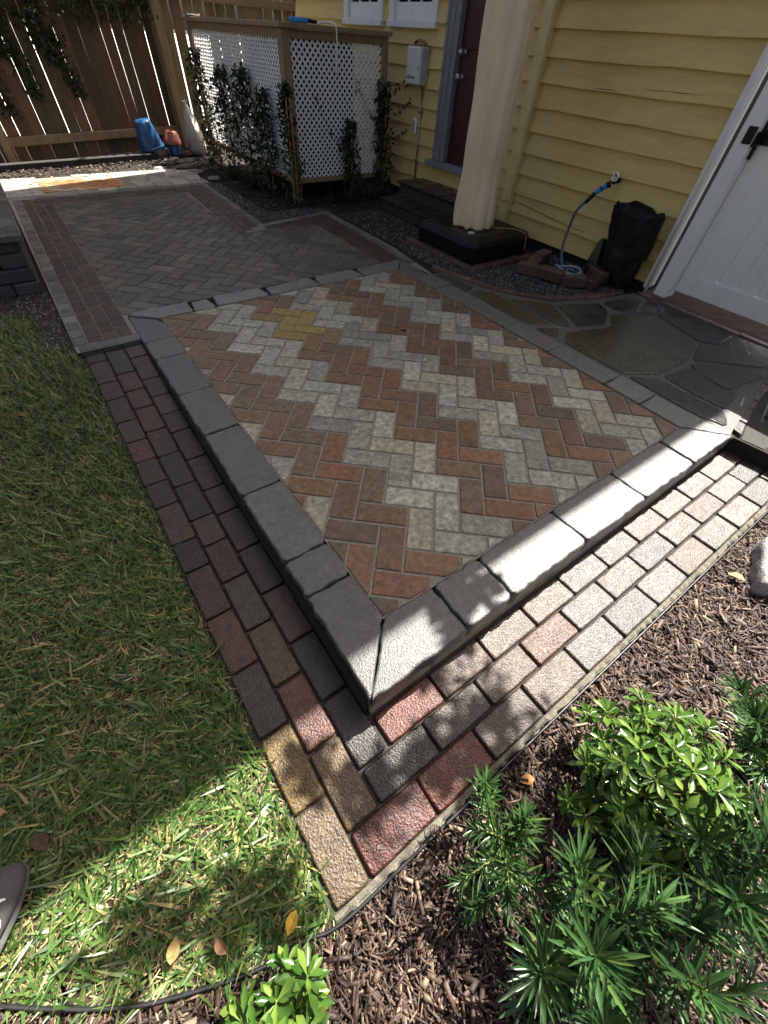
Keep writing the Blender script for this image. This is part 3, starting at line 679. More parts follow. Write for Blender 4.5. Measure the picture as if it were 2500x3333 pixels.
F1, rz1 = fence('picket_fence', 'tall brown picket fence with light showing between the boards, overgrown with vine', (-1.6, 7.54), (2.33, 8.715), .14, 2.15, PC, (.30, 1.52), lean=-.015)
G().bbox(-.02, .07, -.145, -.055, -.02, 2.1, .006).obj('post', WOOD, F1, (1.66, 0, 0))
G().bbox(-.065, .065, -.065, .065, 0, 2.3, .008).obj('corner_post', WOOD, F1, (4.13, -.10, 0))
br = G().bbox(-.045, .045, -.09, -.0, 0, .9, .006).obj('brace', WOOD, F1, (1.46, -.06, -.02)); br.rotation_euler = (0, -.42, 0)
F2, rz2 = fence('side_fence', 'sunlit tan picket fence standing behind the lattice screen', (2.48, 8.76), (6.2, 9.0), .14, 2.2, [(.25, .185, .09), (.21, .155, .075), (.29, .21, .105)], (.35, 1.6), gap=.02)

# dark timber kerb at the foot of the fence
KB = thing('timber_kerb', 'low dark timber kerb along the foot of the back fence', 'kerb', (0, 7.62, .14), .14)
G().bbox(-1.4, 1.75, -.04, .04, 0, .075, .008).obj('beam', mat('dark_timber', (.03, .027, .024), .8, nscale=14, var=.4, bump=.6, bscale=60), KB)

# ---------------------------------------------------------------- lattice screen
LX, LY, LYE, LXE = 2.564, 5.242, 7.82, 3.70; LZ0, LZ1 = .335, 1.42
LS = thing('lattice_screen', 'white diamond lattice screen in a brown timber frame around the utility corner', 'lattice screen', (LX, LY, ZT))
def lp(g, nm, m, parent=LS): return at(g, nm, m, parent) if parent is LS else None
lp(G().bbox(LX - .045, LX + .045, LY - .045, LY + .045, .10, LZ1 + .0, .005), 'post', WOOD)
lp(G().bbox(LX - .04, LX + .04, LYE - .04, LYE + .04, .10, LZ1, .005), 'post', WOOD); lp(G().bbox(LXE - .02, LXE + .05, LY - .04, LY + .04, .10, LZ1, .005), 'post', WOOD)
lp(G().bbox(LX - .075, LX + .075, LY - .085, LYE + .07, LZ1 + .001, LZ1 + .036, .005), 'cap_rail', WOOD); lp(G().bbox(LX + .077, LXE + .07, LY - .075, LY + .075, LZ1 + .001, LZ1 + .036, .005), 'cap_rail', WOOD)
for z0, z1 in ((LZ0 - .04, LZ0 + .005), (LZ1 - .06, LZ1 - .0005)):
    lp(G().bbox(LX - .03, LX + .02, LY + .046, LYE - .041, z0, z1, .004), 'rail', WOOD); lp(G().bbox(LX + .046, LXE - .021, LY - .03, LY + .02, z0, z1, .004), 'rail', WOOD)
def lattice(length, zlo, zhi, mk):
    P = .0595; w = .0172; Hh = zhi - zlo
    for sgn in (1, -1):
        s = -Hh if sgn > 0 else 0
        k = 0
        while True:
            x0 = (-Hh + k * P + .02) if sgn > 0 else (k * P + .02)
            if x0 > (length if sgn > 0 else length + Hh): break
            k += 1; hw = w / math.sqrt(2)
            pol = [(x0 - hw, 0), (x0 + hw, 0), (x0 + sgn * Hh + hw, Hh), (x0 + sgn * Hh - hw, Hh)]
            pol = clip_rect(pol, 0, length, 0, Hh)
            if len(pol) < 3 or abs(area(pol)) < 2e-4: continue
            d = 0 if sgn > 0 else .0065
            mk(pol, d)
def mkA(pol, d):
    n = len(pol); v = [(LX + .046 + x, LY - .012 + d, LZ0 + .005 + z) for x, z in pol] + [(LX + .046 + x, LY - .0065 + d, LZ0 + .005 + z) for x, z in pol]
    at(G().add(v, [tuple(range(n)), tuple(range(2 * n - 1, n - 1, -1))] + [(i, n + i, n + (i + 1) % n, (i + 1) % n) for i in range(n)]), 'slat', LATT, LS)
def mkB(pol, d):
    n = len(pol); v = [(LX - .012 + d, LY + .046 + x, LZ0 + .005 + z) for x, z in pol] + [(LX - .0065 + d, LY + .046 + x, LZ0 + .005 + z) for x, z in pol]
    at(G().add(v, [tuple(range(n)), tuple(range(2 * n - 1, n - 1, -1))] + [(i, n + i, n + (i + 1) % n, (i + 1) % n) for i in range(n)]), 'slat', LATT, LS)
lattice(LXE - .021 - LX - .046, LZ0 + .005, LZ1 - .06, mkA); lattice(LYE - .041 - LY - .046, LZ0 + .005, LZ1 - .06, mkB)
# equipment standing behind the screen
AC = thing('condenser_unit', 'dark grey air conditioning unit hidden behind the white lattice', 'air conditioner', (3.04, 5.80, .14))
G().bbox(-.42, .42, -.42, .42, 0, 1.24, .05).obj('housing', mat('unit_grey', (.016, .016, .016), .9, var=.2, spec=.1), AC)
g = G()
for k in range(12): g.box(-.40, .40, -.432, -.421, .08 + k * .055, .10 + k * .055); g.box(-.432, -.421, -.40, .40, .08 + k * .055, .10 + k * .055)
g.obj('grille', MATS['unit_grey'], AC)
# things on the cap rail
HK = thing('white_hook', 'white bent cable hooked over the top of the front lattice panel', 'hook')
G().tube(spline([(2.97, 5.30, 1.463), (3.02, 5.22, 1.478), (3.075, 5.15, 1.46), (3.085, 5.145, 1.38), (3.083, 5.15, 1.22), (3.09, 5.19, 1.12)]), .008, 8).obj('cable', WHITE, HK, smooth=True)
TR = thing('metal_tray', 'bright round metal dish on the far end of the lattice cap rail', 'dish', (2.555, 7.66, LZ1 + .036))
G().lathe([(.001, .002), (.075, .002), (.098, .024), (.102, .024), (.079, 0), (.001, 0)], 28).obj('dish', CHROME, TR, smooth=True)
CL_ = thing('spray_nozzle', 'blue and black hose nozzle lying on the lattice cap rail', 'nozzle', (2.70, 5.31, LZ1 + .055), -.35)
G().bbox(-.02, .15, -.02, .02, -.018, .018, .008).obj('body', BLUEP, CL_); G().tube([(.15, 0, 0), (.235, 0, -.004)], [.016, .011], 10).obj('handle', BLACKP, CL_, smooth=True)
WB = thing('wicker_basket', 'small brown wicker basket hanging at the far lattice corner', 'basket', (2.47, 7.74, .93))
G().lathe([(.001, 0), (.055, 0), (.078, .06), (.085, .13), (.078, .13), (.05, .012), (.001, .012)], 18, fn=lambda t, z: 1 + .03 * math.sin(9 * t)).obj('bowl', WICKER, WB, smooth=True)
G().tube(spline([(-.08, 0, .13), (-.05, 0, .24), (.05, 0, .30), (.093, .0, .31)]), .004, 6).obj('handle', WICKER, WB, smooth=True)

# ---------------------------------------------------------------- umbrella, base and things by the wall
UB = thing('umbrella_base', 'black plastic umbrella base box on a brick pad with a cord over it', 'umbrella base', (3.33, 3.12, .165))
g = G(); prof = [(.40, 0, 0), (.402, .115, 0), (.385, .145, 1), (.31, .168, 1), (.001, .170, 1)]
for w, z, _ in prof:
    c = .07 if w > .1 else 0; g.v += [(-w + c, -w, z), (w - c, -w, z), (w, -w + c, z), (w, w - c, z), (w - c, w, z), (-w + c, w, z), (-w, w - c, z), (-w, -w + c, z)]
for r in range(len(prof) - 1):
    for i in range(8): j = (i + 1) % 8; g.f.append((r * 8 + i, r * 8 + j, r * 8 + 8 + j, r * 8 + 8 + i))
g.obj('tank', BLACKP, UB)
for k in range(6): G().bbox(-.14 + k * .05, -.11 + k * .05, -.4035, -.395, .035, .095, .004).obj('molded_rib', BLACKP, UB)
for x, y in ((-.24, -.2), (.22, .2)): G().lathe([(.03, .165), (.03, .178), (.001, .180)], 14, (x, y, 0)).obj('filler_cap', GREYPL, UB, smooth=True)
G().tube(spline([(.03, -.16, .18), (.10, -.22, .175), (.22, -.29, .173), (.28, -.385, .15), (.29, -.408, .06), (.30, -.408, .02)]), .004, 6).obj('cord', STAKE, UB, smooth=True)
PB = struct('brick_pad', 'row of red bricks framing the black umbrella base')
def pad(a, b, c, d): slab('brick', rough_poly(inset(rect(a, b, c, d), .003), .05, .002, .007), .10, .172 + random.uniform(-.004, .004), .006, BRICK, PB, jit(random.choice(REDB), .2), tilt=.01, rounds=2)
for k in range(5): pad(2.845, 2.925, 2.60 + k * .19, 2.785 + k * .19)
for k in range(4): pad(2.93 + k * .19, 3.115 + k * .19, 2.60, 2.69)
UM = thing('patio_umbrella', 'closed patio umbrella in a long beige fabric cover', 'umbrella', (3.28, 3.10, .335))
def fold(t, z):
    a = .5 + .5 * min(1, z / 1.2)
    q = math.exp(-z * 5)
    return 1 + .10 * a * math.sin(3 * t + 1.1 + .5 * z) + .06 * abs(math.sin(4 * t + 2 + .6 * z)) + .035 * math.sin(11 * t - 1.5 * z) + .03 * math.sin(5 * t + 9 * z) * math.exp(-z) + q * (.10 * math.sin(9 * t + 1) + .05 * math.sin(16 * t))
prof = [(.150, .012), (.168, .0)] + [(.172 - .012 * min(1, z / .3) + .006 * math.sin(z * 13) * math.exp(-z * 1.2) + (.012 * max(0, z - .4)), z) for z in np.linspace(.02, 2.0, 44)] + [(.15, 2.2), (.10, 2.4), (.03, 2.5), (.001, 2.5)]
o = G().lathe(prof, 84, fn=fold).obj('cover', CANVAS, UM, smooth=True)
G().tube([(0, 0, -.01), (0, 0, 2.3)], .03, 14).obj('pole', METAL, UM, smooth=True)
TW = thing('tie_wire', 'thin wire tied around the yellow corner board', 'wire')
G().tube(spline([(3.93, 3.9, .47), (3.87, 3.40, .435), (3.865, 3.30, .432), (3.868, 3.24, .44), (3.925, 3.20, .445), (3.925, 2.6, .40), (3.925, 2.35, .395)]), .0035, 6).obj('wire', STAKE, TW, smooth=True)

# brick ring around the tap drain
BR = thing('brick_ring', 'ring of loose old red bricks around the coiled hose', 'brick ring', (3.5, 2.1, .15))
for x, y, a, tz in ((3.30, 2.36, -62, 0), (3.36, 2.17, -66, .01), (3.44, 1.99, -58, 0), (3.58, 1.895, 12, 0), (3.73, 1.97, 62, .015), (3.44, 2.44, 18, 0), (3.60, 2.48, 14, .02)):
    g = G().bbox(-.1, .1, -.048, .048, -.02, .062, .008)
    o = g.obj('brick', BRICK, BR, (x - 3.5, y - 2.1, .015 + tz), color=jit((.10, .055, .038), .35)); o.rotation_euler = (random.gauss(0, .06), random.gauss(0, .06), R_(a))
HO = thing('garden_hose', 'blue grey garden hose running from the wall tap into the brick ring', 'hose', (3.88, 2.25, .76))
pts = spline([(3.83, 2.275, .725), (3.78, 2.33, .65), (3.74, 2.38, .56), (3.74, 2.40, .42), (3.70, 2.37, .30), (3.64, 2.28, .20), (3.58, 2.16, .185)])
at(G().tube(pts, .012, 10), 'hose', HOSE, HO, True)
at(G().tube([(3.865, 2.243, .752), (3.845, 2.262, .738)], .021, 10), 'coupling', BLACKP, HO, True)
at(G().tube([(3.845, 2.262, .738), (3.826, 2.28, .718)], .0175, 12), 'blue_sleeve', BLUEP, HO, True); at(G().tube([(3.826, 2.28, .718), (3.821, 2.285, .713)], .019, 12), 'ring', BLACKP, HO, True)
at(G().tube([(3.821, 2.285, .713), (3.796, 2.31, .682)], .0175, 12), 'blue_sleeve', BLUEP, HO, True); at(G().tube([(3.796, 2.31, .682), (3.765, 2.345, .615)], [.018, .013], 12), 'strain_relief', BLACKP, HO, True)
coil = [(3.53 + .10 * math.cos(t) * (1 - .01 * t), 2.13 + .12 * math.sin(t), .185 + .012 * math.sin(2.3 * t) + .004 * t) for t in np.linspace(0, 11, 60)]
at(G().tube(coil, .010, 8), 'coil', mat('pale_blue_hose', (.20, .30, .36), .4, var=.15), HO, True)
TP = thing('wall_tap', 'garden tap with a bright round handwheel on the yellow siding', 'tap', (3.93, 2.225, .78))
at(G().tube([(3.93, 2.22, .775), (3.875, 2.235, .765)], .016, 10), 'spout', BLACKP, TP, True)
g = G()
for k in range(8):
    t = k * math.pi / 4; g.tube([(3.868, 2.228 + .006 * math.cos(t), .800 + .006 * math.sin(t)), (3.866, 2.228 + .026 * math.cos(t), .800 + .026 * math.sin(t))], .0045, 6)
g.tube([(3.865, 2.228 + .028 * math.cos(t), .800 + .028 * math.sin(t)) for t in np.linspace(0, 2 * math.pi, 25)], .0055, 6)
at(g, 'handwheel', CHROME, TP, True)
# black cloth draped over a hose reel
DC = thing('draped_cover', 'wrinkled black cloth hung over a hose reel against the siding', 'cover', (3.80, 1.86, .17))
g = G(); NT, NZ = 48, 26
for i in range(NZ + 1):
    t = i / NZ; z = .0 + .49 * t; hw = .125 + .068 * t ** .8; dp = .055 + .04 * t; cy = -.03 + .075 * t
    for k in range(NT):
        a = 2 * math.pi * k / NT; cx_, sx_ = math.cos(a), math.sin(a)
        X = dp * math.copysign(abs(cx_) ** .6, cx_); Y = cy + hw * math.copysign(abs(sx_) ** .55, sx_)
        w = .045 * noise.noise((math.cos(a) * 1.9, math.sin(a) * 1.9 + 4, z * 3.5)) + .016 * math.sin(a * 8 + 4 * z + 2 * math.sin(z * 9)) * (1.1 - .8 * t) + .012 * noise.noise((X * 30, Y * 30, z * 14))
        flap = .03 * max(0, -sx_) ** 3 * (1 if .42 < t else 0)
        zz = z + .022 * math.sin(a * 3 + 1) * t ** 3 + (.02 * math.sin(a * 5) * (1 - t) ** 4 + .018 * (1 - t) ** 4) + (.012 * math.sin(k * .8) if t == 1 else 0) + (.0)
        g.v.append((X + w * cx_, Y + (w * .5 - flap) * (1 if sx_ > 0 else 1), zz))
for i in range(NZ):
    for k in range(NT): j = (k + 1) % NT; g.f.append((i * NT + k, i * NT + j, i * NT + NT + j, i * NT + NT + k))
g.f.append(tuple(NZ * NT + k for k in range(NT)))
g.obj('cloth', TARP, DC, smooth=True)
GB = thing('green_bag', 'dark green plastic bag tucked beside the black draped cover', 'bag', (3.84, 2.10, .16))
G().lathe([(.001, 0), (.06, 0), (.07, .05), (.055, .13), (.04, .20), (.025, .25), (.001, .26)], 22, fn=lambda t, z: 1 + .12 * math.sin(5 * t + 9 * z) + .06 * math.sin(11 * t)).obj('bag', GREENBAG, GB, smooth=True)

# pots and sack by the fence
def pot(name, label, loc, prof, m, tilt, rim=None, group='pots by the fence'):
    T = thing(name, label, 'pot', loc, 0, group); T.rotation_euler = tilt
    o = G().lathe(prof, 32).obj('body', m, T, smooth=True)
    if rim: G().lathe(rim, 32).obj('rim', m, T, smooth=True)
    return T
pot('glazed_pot', 'large glossy blue pot lying upside down by the fence', (1.735, 7.99, .25), [(.16, 0), (.152, .03), (.135, .16), (.10, .27), (.085, .29), (.001, .295)], BLUE, (.10, -.16, 0), [(.15, .0), (.172, .0), (.174, .03), (.158, .034)])
pot('grey_pot', 'pale grey plastic pot under the large blue pot', (1.775, 7.94, .16), [(.001, 0), (.075, 0), (.10, .11), (.105, .115), (.098, .112), (.07, .01), (.001, .008)], GREYPL, (.25, .15, 0))
pot('small_blue_pot', 'small ribbed blue pot below the terracotta pot', (2.04, 8.02, .15), [(.001, 0), (.075, 0), (.082, .04), (.078, .045), (.088, .08), (.084, .085), (.095, .13), (.001, .131)], BLUE, (.06, 0, 0))
pot('terracotta_pot', 'upturned terracotta pot on the small blue pot', (2.035, 8.02, .283), [(.118, 0), (.118, .045), (.105, .048), (.085, .13), (.001, .135)], TERRA, (.05, .03, 0))
SK = thing('white_sack', 'white plastic sack leaning beside the fence corner post', 'sack', (2.42, 8.12, .15)); SK.rotation_euler = (0, -.14, .3)
G().lathe([(.001, 0), (.10, .0), (.125, .07), (.115, .2), (.085, .34), (.05, .46), (.02, .52), (.035, .56), (.001, .56)], 26, fn=lambda t, z: 1 + .10 * math.sin(3 * t + 5 * z) + .06 * math.sin(8 * t - 7 * z)).obj('bag', SACK, SK, smooth=True)
# loose stones at the bed end
for k, (x, y, r, lb) in enumerate([(1.66, 6.72, .11, 'flat grey stone at the corner of the dark bed'), (1.95, 6.95, .10, 'pale rock between the pots and the lattice'), (1.60, 7.25, .09, 'sunlit pale stone near the blue pots'), (2.05, 6.55, .08, 'small brown stone on the edge of the dark bed')]):
    T = thing('rock', lb, 'rock', (x, y, .13), random.uniform(0, 3), 'rocks at the bed end')
    g = G(); pr = [(r * .9, 0), (r, r * .18), (r * .8, r * .36), (r * .35, r * .44), (.001, r * .45)]; ph = random.uniform(0, 9)
    g.lathe(pr, 11, fn=lambda t, z: 1 + .22 * noise.noise((math.cos(t) * 1.3 + ph, math.sin(t) * 1.3, z * 5))).obj('stone', WALLBLK, T, color=jit((.22, .21, .19), .25))

# ---------------------------------------------------------------- block seat wall at the left edge
SW = thing('block_seat_wall', 'low wall of dark stacked blocks with a bluestone slab on top', 'wall', (-.17, 3.78, .12))
ZC = [.12, .20, .285, .37, .435]
for r in range(4):
    x = -.172 - (0 if r % 2 else 0); k = 0
    ls = [.16, .34, .20, .30, .30] if r % 2 == 0 else [.30, .22, .32, .25, .3]
    for l in ls:
        b = G().bbox(x - l + .003, x - .003, 3.785 + random.uniform(0, .006), 4.0, ZC[r] + .002, ZC[r + 1] - .002, .010); at(b, 'block', WALLBLK, SW, color=jit((.052, .052, .051), .25)); x -= l
    y = 4.0
    while y < 5.3: at(G().bbox(-.36, -.175, y + .003, y + .28, ZC[r] + .002, ZC[r + 1] - .002, .010), 'block', WALLBLK, SW, color=jit((.052, .052, .051), .25)); y += .285
at(G().box(-1.5, -.37, 4.01, 5.25, .12, .43), 'core', DARKSAND, SW)
for y0, y1 in ((3.755, 4.16), (4.165, 4.62), (4.625, 5.3)): at(G().bbox(-.95, -.128, y0, y1, .437, .477, .006), 'slab', FLAG, SW, color=jit((.10, .104, .10), .08))
at(G().bbox(-1.5, -.955, 3.757, 5.3, .4365, .476, .006), 'slab', FLAG, SW, color=(.10, .104, .10))

# ---------------------------------------------------------------- stuff: gravel, mulch, grass
ICO = [(-.5, -.4, -.3), (.5, -.45, -.25), (.45, .4, -.3), (-.4, .5, -.25), (-.35, -.3, .35), (.35, -.35, .3), (.3, .35, .4), (-.4, .3, .3)]
ICF = [(4, 5, 6, 7), (0, 1, 5, 4), (1, 2, 6, 5), (2, 3, 7, 6), (3, 0, 4, 7)]
def rot_rand(n, flat=1.0):
    a = rng.uniform(0, 2 * np.pi, n); Y = np.stack([np.cos(a), np.sin(a), rng.normal(0, .35 * flat, n)], 1); Zu = np.stack([rng.normal(0, .35 * flat, n), rng.normal(0, .35 * flat, n), np.ones(n)], 1)
    return frames(Y, Zu)
def inpoly(P, poly):
    x, y = P[:, 0], P[:, 1]; c = np.zeros(len(P), bool); n = len(poly)
    for i in range(n):
        (x1, y1), (x2, y2) = poly[i - 1], poly[i]
        c ^= ((y1 > y) != (y2 > y)) & (x < (x2 - x1) * (y - y1) / (y2 - y1 + 1e-12) + x1)
    return c
def pts_in(poly, n):
    a = np.array(poly); lo, hi = a.min(0), a.max(0); P = rng.uniform(lo, hi, (n, 2)); return P[inpoly(P, poly)]
def gravel(name, label, poly, dens, z, smin=.005, smax=.012):
    a = abs(area(poly)); b = np.array(poly); P = pts_in(poly, int(dens * np.prod(b.max(0) - b.min(0))))
    n = len(P); s = rng.uniform(smin, smax, n); pos = np.c_[P, np.full(n, z) + rng.uniform(-.004, .004, n)]
    o = scatter(name, ICO, ICF, pos, rot_rand(n, 2), s, GRAVEL, kind='stuff'); o['label'] = label
gravel('gravel', 'grey pea gravel between the umbrella base and the brick curve', [(2.66, 2.9), (2.72, 2.5), (2.83, 2.22), (3.04, 1.95), (3.42, 1.79), (3.78, 1.73), (3.93, 1.8), (3.93, 2.7), (3.0, 2.62), (2.86, 2.62), (2.85, 3.4), (2.68, 3.4)], 11000, .140)
gravel('gravel', 'dark gravel strip beside the left paver band', [(-.14, 2.80), (-.28, 2.95), (-.30, 3.42), (-.6, 3.5), (-.6, 3.79), (-.16, 3.79)], 9000, .122)
gravel('gravel', 'dark gravel edging around the notch of the back patio', [(1.87, 6.3), (1.83, 4.56), (2.63, 4.70), (2.85, 4.72), (2.5, 4.95), (2.05, 4.92), (2.03, 6.3)], 6000, .140, .006, .013)
gravel('gravel', 'dark chippings below the house wall', [(2.68, 3.42), (3.25, 3.5), (3.25, 4.6), (2.7, 4.6)], 3500, .138, .005, .012)
CHIP = ([(-.5, -.5, -.5), (.5, -.5, -.5), (.4, .5, -.5), (-.45, .5, -.5), (-.4, -.5, .5), (.45, -.45, .4), (.35, .5, .5), (-.35, .45, .4)], [(4, 5, 6, 7), (0, 1, 5, 4), (1, 2, 6, 5), (2, 3, 7, 6), (3, 0, 4, 7)])
def chips(name, label, P, z, m, lmin, lmax, wmin, wmax, flat=.7, th=.35):
    n = len(P); L = rng.uniform(lmin, lmax, n) * rng.uniform(.4, 1, n); w = rng.uniform(wmin, wmax, n); sc = np.stack([w, L, w * th + .001], 1)
    o = scatter(name, CHIP[0], CHIP[1], np.c_[P, z + rng.uniform(-.006, .014, n)], rot_rand(n, flat), sc, m, kind='stuff'); o['label'] = label; return o
bedp = [(3.6, -.108), (-.10, -.108), (-.20, -.072), (-.30, -.055), (-.41, -.012), (-.54, .05), (-.68, .145), (-.85, .28), (-1.0, .2), (-.9, -1.0), (3.6, -1.2)]
o = sheet('mulch_bed', bedp, -.035, SOIL)
P = pts_in([(2.7, -.112), (-.10, -.112), (-.22, -.075), (-.41, -.02), (-.68, .135), (-.85, .26), (-.85, -.9), (2.7, -.9)], 64000); 
chips('mulch', 'brown shredded bark mulch', P, -.026, MULCH, .012, .070, .0016, .0065)
P = pts_in([(2.7, -.112), (-.10, -.112), (-.41, -.03), (-.68, .125), (-.85, -.9), (2.7, -.9)], 2600)
chips('mulch', 'larger bark pieces lying on the mulch', P, -.014, MULCH, .03, .085, .005, .013, .5, .4)
P = pts_in([(2.75, 4.7), (2.5, 5.0), (2.1, 4.98), (2.06, 7.6), (2.55, 8.2), (2.55, 5.2), (3.9, 5.2), (3.9, 4.7)], 7000)
chips('leaf_litter', 'dark leaf litter in the bed under the lattice', P, .135, mat('litter', rough=.8, island=[(0, (.010, .007, .005)), (.85, (.03, .02, .013)), (.97, (.07, .045, .025)), (1, (.38, .22, .08))], bump=0, var=.2), .015, .05, .006, .02, .6, .15)
P = pts_in([(-1.5, 7.12), (1.6, 7.15), (1.9, 7.6), (2.3, 8.4), (1.7, 8.4), (-1.5, 7.45)], 4200)
chips('leaf_litter', 'fallen leaves along the foot of the back fence', P, .145, mat('litter2', rough=.8, island=[(0, (.015, .01, .007)), (.85, (.04, .025, .015)), (.96, (.10, .06, .025)), (1, (.45, .28, .10))], bump=0, var=.2), .02, .055, .01, .03, .6, .12)
LAWN = [(-.120, 2.72), (-.15, 2.80), (-.27, 2.97), (-.30, 3.38), (-.62, 3.46), (-1.5, 3.5), (-1.5, .55), (-.85, .27), (-.68, .14), (-.54, .045), (-.41, -.018), (-.30, -.06), (-.20, -.078), (-.122, -.10)]
g = G(); NX, NY = 16, 40
for i in range(NY):
    for k in range(NX): y = -.10 + 3.65 * i / (NY - 1); x = -1.5 + 1.38 * k / (NX - 1); g.v.append((x, y, zb(0, y) - .022 + .008 * noise.noise((x * 6, y * 6, 0))))
for i in range(NY - 1):
    for k in range(NX - 1): a = i * NX + k; g.f.append((a, a + 1, a + NX + 1, a + NX))
g.v = [(max(x, -.30 if y > 2.97 else -1.5) if False else x, y, z) for x, y, z in g.v]
keep = [f for f in g.f if bool(inpoly(np.array([[sum(g.v[i][0] for i in f) / 4, sum(g.v[i][1] for i in f) / 4]]), LAWN)[0])]
g.f = keep; o = g.obj('lawn', THATCH); o['kind'] = 'structure'
def grass(name, label, P, zoff, m, lmin, lmax, wmin, wmax, lean, kind='stuff'):
    n = len(P); a = rng.uniform(0, 2 * np.pi, n); el = rng.normal(lean, .28, n).clip(.02, 1.45)
    Y = np.stack([np.cos(a) * np.cos(el), np.sin(a) * np.cos(el), np.sin(el)], 1); b = a + rng.normal(0, .5, n)
    Zu = np.stack([-np.cos(b) * np.sin(el), -np.sin(b) * np.sin(el), np.cos(el) + .05], 1)
    L = rng.uniform(lmin, lmax, n); sc = np.stack([rng.uniform(wmin, wmax, n), L, L * rng.uniform(-1.6, .4, n)], 1)
    z = np.minimum(.138, .030 * np.maximum(0, P[:, 1] - .2) + .030 * np.maximum(0, P[:, 1] - 1.3) ** 2) + zoff
    o = scatter(name, BLADE[0], BLADE[1], np.c_[P, z], frames(Y, Zu), sc, m, kind=kind); o['label'] = label; return o
P = pts_in(LAWN, 52000); P = P[P[:, 0] > -1.0]
dens = np.array([noise.noise((x * 3.2, y * 3.2, 5)) for x, y in P]); keepm = rng.uniform(-.9, .55, len(P)) < dens + .25
grass('grass', 'short green lawn grass', P[keepm], -.022, GREEN_BLADES, .028, .062, .0046, .0082, .55)
P = pts_in(LAWN, 11000); P = P[P[:, 0] > -1.0]
grass('grass', 'longer lawn blades bending over', P, -.016, GREEN_BLADES, .055, .105, .0048, .0082, .45)
P = pts_in(LAWN, 46000); P = P[P[:, 0] > -1.0]
grass('thatch', 'dry straw thatch in the lawn', P, -.018, STRAW, .015, .05, .0018, .0036, .12)

# black plastic edging between lawn, border and mulch
ED = thing('lawn_edging', 'black plastic edging strip curving between the grass, bricks and mulch', 'edging')
pts = spline([(-1.3, .62, 0), (-.85, .275, 0), (-.68, .143, 0), (-.54, .048, 0), (-.41, -.014, 0), (-.30, -.057, 0), (-.20, -.076, 0), (-.11, -.104, 0), (.1, -.1075, .0), (.6, -.108, .004), (1.4, -.108, .016), (2.2, -.108, .03), (2.9, -.108, .042)], 8)
g = G(); n = len(pts)
for i, p in enumerate(pts):
    d = (pts[min(i + 1, n - 1)] - pts[max(i - 1, 0)]).normalized(); nr = Vector((-d.y, d.x, 0)); a = p + nr * .0035; b = p - nr * .0035
    g.v += [(a.x, a.y, -.08), (a.x, a.y, p.z - .002), (p.x, p.y, p.z + .003), (b.x, b.y, p.z - .002), (b.x, b.y, -.08)]
for i in range(n - 1):
    for k in range(4): a = i * 5 + k; g.f.append((a, a + 1, a + 6, a + 5))
g.obj('strip', EDGE, ED, smooth=True)

# ---------------------------------------------------------------- plants
def rosette(name, parent, c, ax, n, L, m=PITT, tmpl=SPAT, wid=1.0):
    ax = Vector(ax).normalized(); a1 = ax.orthogonal().normalized(); a2 = ax.cross(a1); D = []; Zs = []; Ls = []; ps = []
    for k in range(n):
        t = k * 2.39996 + random.uniform(-.25, .25); th = R_(28 + 58 * (k / n) ** .7 + random.uniform(-8, 8)) if k > 1 else R_(14)
        rad = a1 * math.cos(t) + a2 * math.sin(t); d = ax * math.cos(th) + rad * math.sin(th); D.append(d); Zs.append(ax * math.sin(th) - rad * math.cos(th) + Vector((0, 0, .1)))
        Ls.append(L * random.uniform(.7, 1.1) * (.62 + .38 * k / n)); ps.append(Vector(c) + ax * (-.014 * k / n) + d * .003)
    s = np.array(Ls); w = s * wid * rng.uniform(.85, 1.15, n)
    return scatter(name, tmpl[0], tmpl[1], np.array(ps), frames(np.array(D), np.array(Zs)), np.stack([w, s, s], 1), m, parent, smooth=True)
def pittosporum(label, base, rx, ry, h, n, L, extra=()):
    T = thing('pittosporum_shrub', label, 'shrub', base, 0, 'rounded shrubs in the mulch'); g = G(); cs = []
    for k in range(n):
        u = (k + .5) / n; el = math.asin(1 - u * .98) if k > 0 else 1.5; az = k * 2.39996 + random.uniform(-.2, .2); rr = random.uniform(.68, 1.14)
        d = Vector((math.cos(az) * math.cos(el), math.sin(az) * math.cos(el), math.sin(el))); c = Vector((rx * d.x * rr, ry * d.y * rr, .05 + h * (.28 + .72 * d.z) * random.uniform(.85, 1.05))); cs.append((c, Vector((d.x, d.y, d.z + .55))))
    for k in range(int(n * .7)):
        az = random.uniform(0, 6.28); q = math.sqrt(random.random()) * .75; cs.append((Vector((rx * q * math.cos(az), ry * q * math.sin(az), h * random.uniform(.35, .75))), Vector((math.cos(az) * q, math.sin(az) * q, .9))))
    for e in extra: cs.append((Vector(e[:3]), Vector(e[3:6])))
    for c, ax in cs:
        rosette('leaf_rosette', T, c, ax, random.randint(11, 16), L * random.uniform(.8, 1.12), wid=.86)
        g.tube(spline([(random.uniform(-.02, .02), random.uniform(-.02, .02), 0), (c.x * .45, c.y * .45, c.z * .6), tuple(c)], 4), [.006 - .0004 * i for i in range(9)], 5)
    g.obj('stems', STEMG, T, smooth=True); return T
pittosporum('large glossy green rounded shrub in the mulch right of the brick corner', (.73, -.36, -.04), .235, .215, .30, 58, .060)
pittosporum('small glossy green shrub in front of the lawn edging', (-.29, -.15, -.04), .11, .075, .20, 16, .062, extra=[(-.13, .03, .13, -.5, .3, .9), (-.09, -.03, .17, -.3, -.1, 1), (-.17, .02, .07, -.8, .3, .6)])
